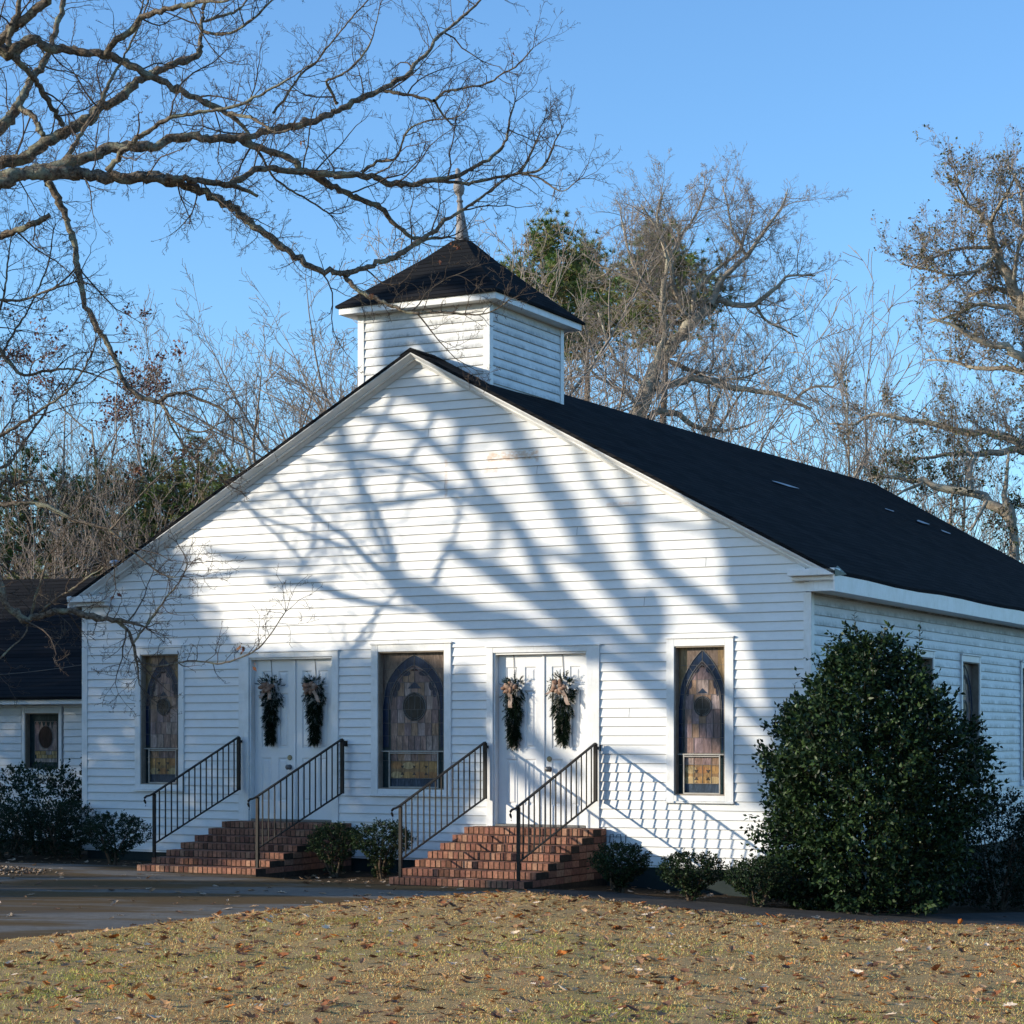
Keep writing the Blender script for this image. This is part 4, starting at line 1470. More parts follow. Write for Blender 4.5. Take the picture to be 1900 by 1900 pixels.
# limbs outside the frame on the sunny side: they throw the bands of shade on the front wall
SHADE = [  # distance along the ray to the sun, then x, y on the wall and width of the shade in photo pixels
    (14, "862,675,40 904,738,46 968,827,46 1050,942,46 1105,1035,44 1170,1114,42 1215,1185,36"),
    (13, "1065,795,13 1080,850,15 1093,877,17 1122,920,20 1165,952,26 1190,988,32 1208,1042,36 1254,1078,38 1351,1142,38 1430,1190,36 1500,1228,34"),
    (14, "1142,830,16 1162,875,20 1183,920,22 1194,963,24"),
    (13, "1194,958,16 1280,978,14 1387,1003,14 1466,1031,13 1540,1060,12"),
    (12, "855,840,22 871,874,24 904,924,28 968,988,32 1011,1064,34 1050,1114,36 1136,1175,36 1237,1235,32"),
    (14, "1004,1017,14 1060,1040,24 1100,1060,30 1161,1114,34 1208,1150,34"),
    (12, "1345,1085,10 1360,1066,11 1405,1049,13 1458,1096,13 1480,1167,13 1494,1195,12"),
    (14, "1205,1090,28 1222,1130,28 1228,1180,26 1215,1215,22"),
    (14, "1060,1170,26 1120,1208,34 1190,1252,46 1262,1302,54 1335,1360,60 1405,1425,66 1440,1490,70"),
    (11, "612,730,18 625,770,20 644,827,22 669,897,22 685,947,20 697,988,18 723,1029,18 745,1067,16"),
    (8, "672,890,8 678,906,8 700,941,8 723,998,9 738,1036,10"),
    (7, "470,852,7 492,875,8 552,928,8 603,969,9 647,998,11 666,1020,12 704,1055,14 729,1077,16"),
    (7, "440,925,6 457,938,6 502,966,7 552,982,7 603,1001,8 653,1020,9"),
    (8, "864,900,5 858,935,5 846,995,7 824,1036,9 808,1083,11"),
    (11, "640,758,22 666,767,24 729,783,24 786,808,24 830,846,22 868,872,22 887,900,22 934,941,24"),
    (12, "600,822,20 634,831,22 691,846,24 761,865,24 808,891,24 855,916,24 900,950,22"),
    (10, "640,946,10 666,941,12 729,935,14 776,925,13 839,916,12"),
    (10, "500,1085,12 524,1083,14 590,1086,18 634,1105,20 682,1118,16 729,1127,12 776,1137,8"),
    (13, "718,1058,30 745,1085,46 792,1112,60 870,1145,66 960,1165,58 1050,1195,40 1110,1225,26"),
    (13, "830,1010,26 880,1040,38 940,1075,44 1010,1120,40 1085,1172,30"),
    (13, "690,690,40 740,712,56 800,738,60 870,770,50 925,805,30"),
    (12, "905,905,8 915,960,16 925,1000,14 912,1040,10"),
    (11, "385,1020,12 440,1035,22 520,1045,16 600,1050,8"),
    (12, "1110,1395,12 1180,1402,20 1260,1420,14"),
    (14, "905,1285,26 945,1340,36 1000,1395,38 1060,1435,26"),
    (14, "870,1350,26 930,1405,34 980,1455,30 1040,1492,20"),
    (9, "640,560,24 690,615,28 730,665,28 770,720,26"),
    (9, "850,590,20 875,630,28 895,680,34 910,730,34"),
    (9, "660,690,30 700,700,26 740,735,20"),
    (7, "385,860,5 430,905,6 480,960,6 540,1015,6 580,1060,5"),
    (7, "560,890,4 580,940,5 585,1000,5 560,1060,5 520,1100,5"),
    (6, "700,1130,4 690,1180,5 640,1220,5 600,1240,4"),
    (6, "760,1080,4 710,1130,5 660,1200,6 640,1260,5"),
    (9, "330,1000,7 400,960,8 480,930,8 560,900,7 640,880,7 720,880,5"),
    (9, "520,840,6 600,860,7 700,870,7 800,900,6 860,940,5"),
    (10, "760,650,9 740,720,11 700,800,9 660,850,7"),
    (10, "820,700,10 800,790,11 760,860,9 740,930,7"),
    (9, "300,1060,8 380,1070,10 470,1060,10 560,1075,8 640,1070,6"),
    (14, "1290,1235,24 1370,1300,30 1450,1370,34 1500,1420,34"),
]
stem = Vector((TRUNK[0], TRUNK[1], 4.6))
shade_tw = [[], []]
srng = random.Random(8)
for s_, txt in SHADE:
    s_ = s_ * 1.4 if s_ >= 11 else s_
    pw = [tuple(float(q) for q in t.split(',')) for t in txt.split()]
    pts = [wall_pt(x, y) + SUN * (s_ + .5 * i / len(pw)) for i, (x, y, w_) in enumerate(pw)]
    rad = [w_ / 2 * 27.5 / FPX * .92 for x, y, w_ in pw]
    P_, R_ = smooth_poly(pts, rad, .15)
    thick.append((P_, R_, 9))
    for c in range(int(len(P_) * (1.1 if s_ <= 8 else .22))):
        i = srng.randrange(len(P_))
        nd = unit((srng.gauss(0, 1), srng.gauss(0, 1), srng.gauss(.2, 1)))
        grow(srng, shade_tw, tuple(P_[i]), nd, srng.uniform(.4, 1.1), min(.012, R_[i] * .4), 1, HABIT_OAK)
# forks tying those limbs to the trunk
for i0 in (0, 4, 9, 14):
    s_, txt = SHADE[i0]
    s_ = s_ * 1.4 if s_ >= 11 else s_
    x, y, w_ = (float(q) for q in txt.split()[0].split(','))
    e = wall_pt(x, y) + SUN * s_
    P_, R_ = smooth_poly([stem - Vector((0, 0, .6)), stem + Vector((.2, .6, 2.0)), Vector((TRUNK[0] + .3, TRUNK[1] + 1.4, 9.0)), e + Vector((-.8, -.5, 2.2)), e], [.26, .2, .16, .12, w_ / 2 * 27.5 / FPX], .2)
    thick.append((P_, R_, 9))
for d0, d1, txt in LIMBS:                      # limbs entering the frame from the left go back to the trunk
    x, y, w_ = (float(q) for q in txt.split()[0].split(','))
    if x > -35: continue
    e = at(x, y, d0)
    zs = min(max(2.6, e.z - 1.6), 6.0)
    P_, R_ = smooth_poly([Vector((TRUNK[0], TRUNK[1], zs)), Vector((TRUNK[0] + 1.6, TRUNK[1] + .4, zs + .7)), e * .6 + Vector((TRUNK[0], TRUNK[1], zs + .9)) * .4, e], [.22, .19, max(.05, w_ / 2 * d0 / FPX * 1.3), w_ / 2 * d0 / FPX], .2)
    thick.append((P_, R_, 9))
loc_ = lambda L: [(p - np.array([TRUNK[0], TRUNK[1], 0.0]), r, k) for p, r, k in L]
tubes_mesh("limbs", loc_(thick), M['oak_bark'], oak, .17, 1)
trk, tr_ = smooth_poly([(0, 0, -.3), (.02, 0, .35), (0, .05, 1.5), (.05, 0, 3.2), (.0, .1, 5.2), (-.3, .2, 7.5), (-.2, .5, 11), (.3, .4, 15)], [.95, .70, .60, .56, .5, .4, .25, .08], .25)
tubes_mesh("trunk", [(trk, tr_, 14)], M['oak_bark'], oak, .05, 2)
tubes_mesh("twigs", loc_(thin[0] + thin[1] + shade_tw[0] + shade_tw[1]), M['twig'], oak)
# the few dead leaves still hanging
lr = np.random.default_rng(4)
spots = [(445, 1196), (447, 1204), (470, 1236), (214, 1102), (852, 455), (838, 448), (255, 868), (262, 872), (268, 866), (818, 480), (690, 545), (950, 95), (560, 260), (215, 650)]
pos = np.array([tuple(at(x, y, 22.6)) for x, y in spots for _ in range(3)]) + lr.normal(0, .015, (len(spots) * 3, 3)) - np.array([TRUNK[0], TRUNK[1], 0])
leaves_mesh("withered_leaves", pos, np.tile([[0, 0, -1.0]], (len(pos), 1)), np.full(len(pos), .06), pick_cols(lr, len(pos), [(.16, .06, .04), (.20, .10, .05)]), M['leaf_litter'], oak, 3, .6)

# dense evergreen out of frame to the left: keeps the lower left of the front in shade
ev = np.random.default_rng(21)
SH_POLYS = [([(-950, 700), (-230, 700), (-150, 1020), (100, 1075), (300, 1085), (372, 1120), (420, 1195), (480, 1215), (620, 1228), (760, 1236), (880, 1262), (905, 1320), (880, 1400), (860, 1500), (850, 1700), (-950, 1680)], 17000, (15, 19)),
            ([(100, 1000), (190, 1040), (300, 990), (330, 1050), (350, 1085), (100, 1085)], 420, (15, 18))]


def inside(poly, x, y):
    r_ = False
    n = len(poly)
    for i in range(n):
        (xa, ya), (xb, yb) = poly[i], poly[(i + 1) % n]
        if (ya > y) != (yb > y) and x < (xb - xa) * (y - ya) / (yb - ya) + xa: r_ = not r_
    return r_


cl = []
for poly, cnt, (s0, s1) in SH_POLYS:
    xa, xb = min(p[0] for p in poly), max(p[0] for p in poly)
    ya, yb = min(p[1] for p in poly), max(p[1] for p in poly)
    k = 0
    while k < cnt:
        x, y = ev.uniform(xa, xb), ev.uniform(ya, yb)
        if not inside(poly, x, y): continue
        p = wall_pt(x, y) + SUN * ev.uniform(s0, s1)
        cl.append(tuple(p))
        k += 1
cl = np.array(cl)
cen = cl.mean(axis=0)
mag = empty("evergreen_tree", (cen[0], cen[1], 0), 0, "dense evergreen standing left of the driveway, out of view", "tree")
pos = np.repeat(cl, 5, axis=0) + ev.normal(0, .10, (len(cl) * 5, 3)) - np.array([cen[0], cen[1], 0])
leaves_mesh("crown", pos, ev.normal(0, 1, pos.shape), np.full(len(pos), .15), pick_cols(ev, len(pos), [(.02, .05, .018), (.03, .07, .02)]), M['evergreen'], mag, 5, .55)
tubes_mesh("trunk", [(np.array([(0, 0, -.2), (.05, 0, 2), (0, .1, 4), (.1, 0, 6.2)]), np.array([.22, .18, .13, .05]), 9)], M['oak_bark'], mag)


# ================================================================== SHRUBS
def shrub(name, cx, ytop, ybase, hw, label, cat, seed, leaf=.029, lumpy=None, shoots=420, per=12, prof=None, Y=None, pal=None, mat='boxleaf', group=None, stems=5, flat=.8, shoot_len=(.06, .16), tops=()):
    """leafy shoots spread through a profile; sizes given as seen in the photograph"""
    rg = np.random.default_rng(seed)
    rng = random.Random(seed)
    X, Yg = gpt(cx, ybase)
    if Y: X, Yg = (cx - 950) / FPX * Y, Y
    zg = gz(X, Yg)
    h = (ybase - ytop) * Yg / FPX
    wd = hw * Yg / FPX
    root = empty(name, (X, Yg, zg), 0, label, cat, group)
    prof = prof or [(0.0, .10), (.20, .22), (.36, .66), (.52, 1.0), (.74, .98), (.9, .74), (1.0, .30)]
    pz, pr = [p[0] for p in prof], [p[1] for p in prof]
    bz, br = [], []
    P_, N_, tw = [], [], []
    pmax = max(pr)
    k = 0
    lump = rg.uniform(0, 6.28, 8)
    lk = lumpy if lumpy is not None else (.4 if cat == 'shrub' else 1.0)
    if cat == 'shrub' and name == 'shrub': shoot_len = (.03, .085)
    while k < shoots:
        t = rng.random()
        r_ = float(np.interp(t, pz, pr))
        if rng.random() > r_ / pmax: continue
        a = rng.uniform(0, 2 * math.pi)
        lum = 1 + lk * (.14 * math.sin(3 * a + lump[0] + 4 * t) + .12 * math.sin(5 * a + lump[1] - 9 * t) + .10 * math.sin(8 * a + lump[2] + 13 * t))
        rr_ = wd * r_ * lum * (rng.random() ** .38)
        base = np.array([rr_ * math.cos(a), rr_ * math.sin(a) * flat, t * h * .97])
        d = np.array([math.cos(a) * rng.uniform(.4, 1.2), math.sin(a) * rng.uniform(.4, 1.2), rng.uniform(.0, 1.0) * (.4 + t)])
        d /= np.linalg.norm(d)
        ln = rng.uniform(*shoot_len)
        m = per
        s_ = np.linspace(.1, 1, m)[:, None]
        P_.append(base + d * ln * s_ + rg.normal(0, leaf * .25, (m, 3)))
        N_.append(np.tile(d * .6, (m, 1)))
        if k % 3 == 0:
            tw.append((np.array([base - d * ln * .8, base + d * ln * .9]), np.array([.0035, .0015]), 3))
        k += 1
    for tx, ty, ln in tops:                                  # tall shoots standing out of the crown
        b = np.array([(tx - cx) / FPX * Yg, 0, (ybase - ty) * Yg / FPX - ln])
        d = np.array([rng.uniform(-.12, .12), 0, 1.0])
        m = int(ln / leaf * 2.6)
        s_ = np.linspace(0, 1, m)[:, None]
        P_.append(b + d * ln * s_)
        a = rg.uniform(0, 6.28, m)
        N_.append(np.stack([np.cos(a), np.sin(a), np.full(m, .9)], axis=1) * 1.2)
        tw.append((np.array([b, b + d * ln]), np.array([.005, .002]), 3))
    P_, N_ = np.concatenate(P_), np.concatenate(N_)
    pal = pal or [(.016, .034, .013), (.024, .048, .017), (.036, .060, .020), (.020, .032, .015)]
    shoots = int(shoots * 4.0) if cat == 'shrub' else shoots
    leaves_mesh("foliage", P_, N_, np.full(len(P_), leaf), pick_cols(rg, len(P_), pal), M[mat], root, seed, .55)
    st = list(tw)
    for i in range(stems):
        a = rng.uniform(0, 6.28)
        tp = np.array([math.cos(a) * wd * .55, math.sin(a) * wd * .45, h * .62])
        p0 = np.array([math.cos(a) * wd * .10, math.sin(a) * wd * .10, -.03])
        md = p0 * .6 + tp * .4 + rg.normal(0, .03, 3)
        pp, rr_ = smooth_poly([p0, md, tp], [.022, .016, .006], .06)
        st.append((pp, rr_, 6))
    tubes_mesh("stems", st, M['stem'], root, .1)
    return root


HP = [(0.0, .76), (.07, .86), (.2, .95), (.38, 1.0), (.54, 1.03), (.64, .95), (.73, .80), (.82, .58), (.91, .36), (1.0, .14)]
shrub("holly_bush", 1610, 1172, 1688, 178, "tall glossy dark green holly bush hiding the church's right corner", "bush", 31, leaf=.060, shoots=5200, per=12, prof=HP, mat='evergreen', stems=9, flat=.92,
      pal=[(.008, .022, .009), (.013, .032, .012), (.022, .045, .015), (.010, .026, .012), (.050, .085, .026), (.035, .062, .02)], shoot_len=(.10, .26), tops=((1592, 1140, .42), (1703, 1160, .40), (1642, 1165, .3), (1668, 1180, .26), (1612, 1175, .25), (1478, 1270, .22), (1432, 1372, .2), (1455, 1300, .2)))
LP = [(0.0, .10), (.15, .16), (.34, .50), (.5, .95), (.7, 1.0), (.88, .75), (1.0, .30)]
shrub("shrub", 1150, 1566, 1655, 52, "small clipped green shrub against the right flank of the sunlit steps", "shrub", 41, shoots=520)
shrub("shrub", 1284, 1583, 1672, 62, "widest low shrub below the right window, with sunlit bare stems", "shrub", 42, shoots=560, prof=LP)
shrub("shrub", 1405, 1592, 1683, 55, "low shrub squeezed between the holly bush and its neighbour", "shrub", 43, shoots=520)
shrub("shrub", 708, 1524, 1626, 56, "sunlit round shrub standing left of the right steps' handrail", "shrub", 44, shoots=560, prof=[(0.0, .18), (.2, .26), (.38, .5), (.5, .9), (.7, 1.0), (.88, .8), (1.0, .35)])
shrub("shrub", 622, 1530, 1622, 46, "dark shaded shrub close to the left steps' right flank", "shrub", 45, shoots=460)
shrub("shrub", 212, 1510, 1604, 60, "dark spreading shrub at the church's left corner", "shrub", 46, shoots=560, pal=[(.015, .033, .015), (.022, .045, .02)])
shrub("hedge_shrub", 112, 1506, 1604, 66, "low dark hedge shrub beside the church's left corner board", "shrub", 47, shoots=620, shoot_len=(.04, .10), prof=[(0, .45), (.2, .7), (.4, .95), (.6, 1.0), (.82, .95), (.94, .8), (1.0, .5)], Y=29.6, pal=[(.013, .028, .014), (.020, .040, .02)])
shrub("hedge_shrub", 10, 1506, 1602, 70, "low dark hedge shrub cut by the picture's left edge", "shrub", 48, shoots=620, shoot_len=(.04, .10), prof=[(0, .45), (.2, .7), (.4, .95), (.6, 1.0), (.82, .95), (.94, .8), (1.0, .5)], Y=29.5, pal=[(.013, .028, .014), (.020, .040, .02)])
shrub("glossy_shrub", 68, 1432, 1588, 96, "taller glossy shrub under the annex window, behind the low hedge", "shrub", 49, leaf=.05, shoots=760, per=10, prof=HP[1:6] + [(.8, .9), (.93, .7), (1.0, .45)], Y=30.7, mat='evergreen',
      shoot_len=(.08, .2), tops=((150, 1410, .25), (114, 1420, .15), (36, 1425, .15)), pal=[(.014, .034, .016), (.022, .048, .020)], flat=.45)
shrub("hedge_shrub", 1852, 1470, 1682, 88, "dark overgrown hedge shrub behind the holly bush, under the side windows", "shrub", 50, leaf=.035, shoots=1300, per=11, prof=HP[1:6] + [(.75, .9), (.9, .65), (1.0, .35)], Y=25.4, pal=[(.010, .024, .012), (.016, .034, .016)])
shrub("hedge_shrub", 1960, 1500, 1690, 90, "dark hedge shrub at the picture's right edge by the side wall", "shrub", 51, leaf=.035, shoots=900, per=11, prof=HP[1:6] + [(.75, .9), (.9, .65), (1.0, .35)], Y=26.2, pal=[(.010, .024, .012), (.016, .034, .016)])


# ================================================================== TREES BEHIND THE CHURCH
HAB_FAR = dict(max=3, segs=[9, 6, 4, 3], gnarl=[.13, .17, .20, .22], up=[.05, .05, .05, .04], taper=.85, rmin=.0030, thick=.03,
               sides=[6, 4, 3, 3], kids=[8, 7, 5, 0], start=[.15, .15, .2, 0], angle=[45, 45, 48, 50], ratio=[.5, .5, .5, .4], short=[.45, .5, .4, .5], rr=[.55, .6, .7, .6])


def traced_tree(name, label, base_px, limbs, depth, spread, seed, step, twig, leafpal=None, nleaf=0, group=None, every=1.0, habit=HAB_FAR):
    rng = random.Random(seed)
    bx, by = base_px
    bX = (bx - 950) / FPX * depth
    org = np.array([bX, depth, -.4])
    root = empty(name, tuple(org), 0, label, "tree", group)
    th, tn, tips = [], [[], []], []
    for li, txt in enumerate(limbs):
        pw = [tuple(float(q) for q in t.split(',')) for t in txt.split()]
        off0, off1 = (0, rng.uniform(-.3, .3)) if li == 0 else (rng.uniform(-.3, .3), rng.uniform(-spread, spread))
        n = len(pw)
        pts = [np.array(at(x, y, depth + off0 + (off1 - off0) * i / (n - 1))) - org for i, (x, y, w_) in enumerate(pw)]
        rad = [w_ / 2 * depth / FPX for x, y, w_ in pw]
        P_, R_ = smooth_poly(pts, rad, .2)
        for i in range(1, len(P_) - 1): P_[i] += np.array([rng.gauss(0, 1) for _ in range(3)]) * min(.04, R_[i] * .4)
        th.append((P_, R_, 8))
        if li == 0 and every < 0: continue
        L_ = float(np.sum(np.linalg.norm(np.diff(P_, axis=0), axis=1)))
        k = int(L_ / step)
        for c in range(k):
            t = (.25 if li == 0 else .1) + (.75 if li == 0 else .9) * (c + rng.random()) / k
            i = min(len(P_) - 2, int(t * (len(P_) - 1)))
            tg = unit(P_[i + 1] - P_[i])
            rv = unit((rng.gauss(0, 1), rng.gauss(0, 1), rng.gauss(.35, 1)))
            f = rng.uniform(.2, .9)
            nd = unit((tg[0] * f + rv[0], tg[1] * f + rv[1], tg[2] * f + rv[2]))
            ln = rng.uniform(*twig) * (1.25 - .5 * t)
            grow(rng, tn, tuple(P_[i]), nd, ln, min(R_[i] * .5, .007 + .006 * ln), 1 if rng.random() < .5 else 0, habit, tips)
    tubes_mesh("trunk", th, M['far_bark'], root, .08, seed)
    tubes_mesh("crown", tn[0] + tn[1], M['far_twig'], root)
    if nleaf:
        rg = np.random.default_rng(seed)
        tp = np.array([t[0] for t in tips])
        tp = tp[rg.choice(len(tp), nleaf)] + rg.normal(0, .05, (nleaf, 3))
        leaves_mesh("foliage", tp, rg.normal(0, 1, (nleaf, 3)), np.full(nleaf, .075), pick_cols(rg, nleaf, leafpal), M['boxleaf'], root, seed, .6)
    return root


traced_tree("bare_oak", "tall bare oak with pale crooked limbs behind the church ridge", (1165, 1400), [
    "1165,1400,60 1168,1000,46 1172,860,38 1180,783,34 1190,752,32 1205,716,30 1226,670,26 1251,634,23 1277,608,21 1298,588,19 1318,567,16",
    "1308,583,13 1328,557,12 1359,562,11 1400,562,10 1431,541,8 1451,521,6 1467,511,5 1513,511,3",
    "1318,567,13 1328,541,12 1354,506,10 1385,475,8 1405,449,7 1431,413,5 1451,383,4 1462,350,2",
    "1298,588,11 1277,588,10 1256,552,9 1246,511,8 1241,470,7 1226,434,6 1220,398,5 1231,357,3",
    "1205,716,13 1226,649,12 1236,608,11 1228,567,10 1233,521,9 1239,485,7 1220,429,5 1190,380,3",
    "1287,588,9 1287,557,8 1298,531,7 1328,501,6 1369,470,5 1385,430,3 1400,380,2",
    "1215,721,16 1256,708,14 1298,706,13 1349,716,12 1400,726,10 1441,731,9 1477,747,7 1505,760,6",
    "1477,742,6 1492,726,5 1518,716,5 1544,719,4 1564,696,3 1575,650,2",
    "1241,670,9 1287,690,8 1328,706,7 1380,700,4 1430,680,3",
    "1205,778,15 1226,765,13 1262,772,11 1298,793,9 1340,800,6 1390,790,4",
    "1231,567,7 1200,531,6 1164,516,5 1118,495,4 1080,470,3",
    "1240,485,7 1262,440,5 1290,400,4 1310,350,3", "1400,562,6 1420,590,5 1450,610,4 1480,625,3",
    "1385,475,5 1360,430,4 1350,380,3 1340,345,2", "1205,716,8 1160,690,6 1130,640,5 1110,580,3", "1190,752,8 1150,720,6 1110,700,5 1070,660,3", "1228,567,6 1180,500,5 1160,440,4 1150,380,2"], 58, 2.0, 61, .15, (.7, 1.9))
traced_tree("water_oak", "big half-leafless oak leaning in from the picture's right edge", (1990, 1400), [
    "1990,1400,64 1975,1000,54 1955,800,46 1925,650,30 1900,574,24 1880,525,22 1858,486,19 1841,448,17 1836,420,12 1819,398,9 1797,382,7 1770,370,4",
    "1836,415,8 1847,393,7 1869,360,5 1885,320,3", "1900,580,14 1874,547,12 1847,536,9 1814,541,7 1790,560,4",
    "1900,591,12 1869,569,10 1825,566,8 1792,574,6 1764,585,5 1720,600,3", "1945,690,20 1900,662,18 1869,646,15 1825,635,11 1792,618,9 1764,602,6 1730,590,3",
    "1950,700,14 1900,690,11 1847,684,9 1797,679,7 1764,670,5 1720,668,3", "1838,459,8 1792,459,6 1748,470,5 1731,478,4 1690,500,2", "1850,470,7 1820,500,6 1770,510,5 1720,500,4 1670,490,2",
    "1960,840,22 1900,821,17 1847,805,15 1792,799,13 1737,786,11 1676,778,8 1621,769,6 1588,786,5 1539,786,3",
    "1955,850,16 1900,835,14 1825,843,11 1770,843,8 1700,850,4", "1797,382,5 1780,350,4 1770,325,2", "1900,574,10 1910,480,9 1900,400,7 1890,340,5 1870,310,3", "1880,525,8 1890,460,6 1905,430,4"],
    50, 2.4, 62, .12, (.6, 1.7), [(.12, .12, .05), (.20, .15, .08), (.24, .17, .09), (.10, .12, .05)], 9000)
traced_tree("leaning_tree", "dark leaning tree with one long arched limb beyond the far roof edge", (1880, 1400), [
    "1880,1400,20 1879,1030,18 1877,967,18 1870,950,18 1862,920,10 1868,880,7 1872,840,4", "1876,962,22 1837,934,20 1805,913,17 1753,906,14 1711,896,11 1647,883,7 1609,889,4",
    "1800,912,12 1798,880,10 1805,850,8 1796,835,6", "1711,896,7 1680,910,5 1655,925,4", "1830,930,8 1815,960,6 1800,985,4"], 46, 1.2, 63, .22, (.5, 1.3), [(.06, .07, .025), (.10, .075, .035), (.07, .09, .03)], 3500)


def proto_tree(name, seed, h, habit, bark, twig, trunk_r, leafpal=None, nleaf=0, leaf=.08):
    """one free-grown bare tree at the origin: an Empty with trunk and crown"""
    rng = random.Random(seed)
    root = bpy.data.objects.new(name, None)
    COL.objects.link(root)
    out, tips = [[], []], []
    grow(rng, out, (0, 0, -.3), (rng.uniform(-.04, .04), rng.uniform(-.04, .04), 1), h, trunk_r, 0, habit, tips)
    tubes_mesh("trunk", out[0], bark, root, .06, seed)
    tubes_mesh("crown", out[1], twig, root)
    if nleaf:
        rg = np.random.default_rng(seed)
        tp = np.array([t[0] for t in tips])
        tp = tp[rg.choice(len(tp), nleaf)] + rg.normal(0, .06, (nleaf, 3))
        leaves_mesh("foliage", tp, rg.normal(0, 1, (nleaf, 3)), np.full(nleaf, leaf), pick_cols(rg, nleaf, leafpal), M['leaf_litter'], root, seed, .6)
    return root


def proto_pine(name, seed, h, bare=.45, wide=.26):
    rng = random.Random(seed)
    rg = np.random.default_rng(seed)
    root = bpy.data.objects.new(name, None)
    COL.objects.link(root)
    tp, rad = [], []
    for i in range(9):
        t = i / 8
        tp.append((rng.gauss(0, .06), rng.gauss(0, .06), -.3 + h * t))
        rad.append(.17 * h / 12 * (1 - .9 * t) + .01)
    pts, br = np.array(tp), []
    V, C = [], []
    n = int(h * 6.5)
    for i in range(n):
        t = bare + (1 - bare) * (i + rng.random()) / n
        z = h * t
        q = (t - bare) / (1 - bare)
        ln = h * wide * (1 - q) ** .7 * (.45 + .75 * rng.random()) * min(1, .5 + q * 2.2)
        a = rng.uniform(0, 6.28)
        d = np.array([math.cos(a), math.sin(a), rng.uniform(-.05, .45)])
        b0 = np.array([0, 0, z])
        e = b0 + d * ln + np.array([0, 0, ln * .12])
        br.append((np.array([b0, (b0 + e) / 2 + rg.normal(0, .05, 3), e]), np.array([.035, .02, .008]), 4))
        for c in range(max(3, int(ln * 11))):
            s_ = rng.uniform(.35, 1.05)
            p = b0 + (e - b0) * s_ + rg.normal(0, .20, 3)
            m = 26
            dr = rg.normal(0, 1, (m, 3)) + np.array([d[0] * .8, d[1] * .8, .6])
            dr /= np.linalg.norm(dr, axis=1, keepdims=True)
            sd = np.cross(dr, rg.normal(0, 1, (m, 3)))
            sd /= np.linalg.norm(sd, axis=1, keepdims=True)
            L_ = rg.uniform(.12, .24, (m, 1))
            V.append(np.stack([p + sd * .015, p - sd * .015, p + dr * L_], axis=1).reshape(-1, 3))
            c_ = np.array(rng.choice([(.12, .19, .05), (.16, .21, .06), (.21, .23, .08), (.22, .18, .08)])) * rng.uniform(.8, 1.2)
            C.append(np.tile(c_, (m * 3, 1)))
    V = np.concatenate(V)
    tubes_mesh("trunk", [(pts, np.array(rad), 8)] + br, M['pine_bark'], root, .05, seed)
    mesh_np("needles", V, [np.arange(len(V)).reshape(-1, 3)], M['needle'], root, col=np.concatenate(C))
    return root


def put(src, px, Y, scale, rz, label, cat, group=None, first=set(), tilt=0.0):
    """the first use moves the tree itself, later ones are copies with copies of its parts"""
    if src.name in first:
        r_ = src.copy()
        COL.objects.link(r_)
        for ch in src.children:
            c_ = ch.copy()
            COL.objects.link(c_)
            c_.parent = r_
    else:
        r_ = src
        first.add(src.name)
    X = (px - 950) / FPX * Y
    r_.location = (X, Y, -.3)
    r_.scale = (scale, scale, scale)
    r_.rotation_euler = (0, tilt, rz)
    for k in ('group',):
        if k in r_: del r_[k]
    tag(r_, label, cat, group)
    return r_


def top_scale(ytop, Y, h):
    return ((HOR - ytop) / FPX * Y + EYE + .3) / h


HAB_SLIM = dict(max=3, segs=[10, 6, 4, 3], gnarl=[.03, .08, .12, .16], up=[.05, .10, .08, .06], taper=.93, rmin=.0050, thick=.03, sides=[7, 4, 3, 3],
                kids=[26, 8, 4, 0], start=[.28, .2, .2, 0], angle=[34, 34, 40, 40], ratio=[.36, .38, .42, .4], short=[.55, .4, .4, .5], rr=[.5, .6, .7, .6])
HAB_WIDE = dict(max=4, segs=[7, 6, 5, 4, 3], gnarl=[.09, .14, .17, .20, .2], up=[.04, .04, .04, .04, .03], taper=.85, rmin=.0050, thick=.035, sides=[7, 5, 4, 3, 3],
                kids=[9, 7, 5, 4, 0], start=[.35, .25, .2, .2, 0], angle=[42, 42, 45, 48, 48], ratio=[.55, .5, .48, .45, .4], short=[.35, .4, .4, .4, .5], rr=[.6, .6, .65, .7, .6])
HAB_BUSH = dict(max=3, segs=[6, 5, 4, 3], gnarl=[.12, .16, .18, .2], up=[.05, .06, .05, .04], taper=.85, rmin=.0050, thick=.03, sides=[5, 4, 3, 3],
                kids=[10, 8, 5, 0], start=[.1, .15, .2, 0], angle=[38, 42, 45, 48], ratio=[.6, .55, .5, .4], short=[.4, .4, .4, .5], rr=[.6, .6, .7, .6])
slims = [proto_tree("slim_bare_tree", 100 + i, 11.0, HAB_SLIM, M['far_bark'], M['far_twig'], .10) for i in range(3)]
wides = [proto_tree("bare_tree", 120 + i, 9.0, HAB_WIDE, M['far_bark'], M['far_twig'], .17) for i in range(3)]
rusty = proto_tree("rusty_leaved_tree", 140, 10.0, HAB_WIDE, M['far_bark'], M['far_twig'], .15, [(.20, .075, .055), (.26, .12, .08), (.17, .07, .06)], 4200, .085)
brush = [proto_tree("bare_sapling", 150 + i, 5.5, HAB_BUSH, M['far_bark'], M['far_twig'], .07) for i in range(2)]
pines = [proto_pine("pine_tree", 160 + i, 12.0, .40 + .1 * i) for i in range(2)] + [proto_pine("pine_tree", 170 + i, 18.0, .78, .14 + .02 * i) for i in range(2)]

GW = "bare trees of the wood behind the church"
trng = random.Random(5)
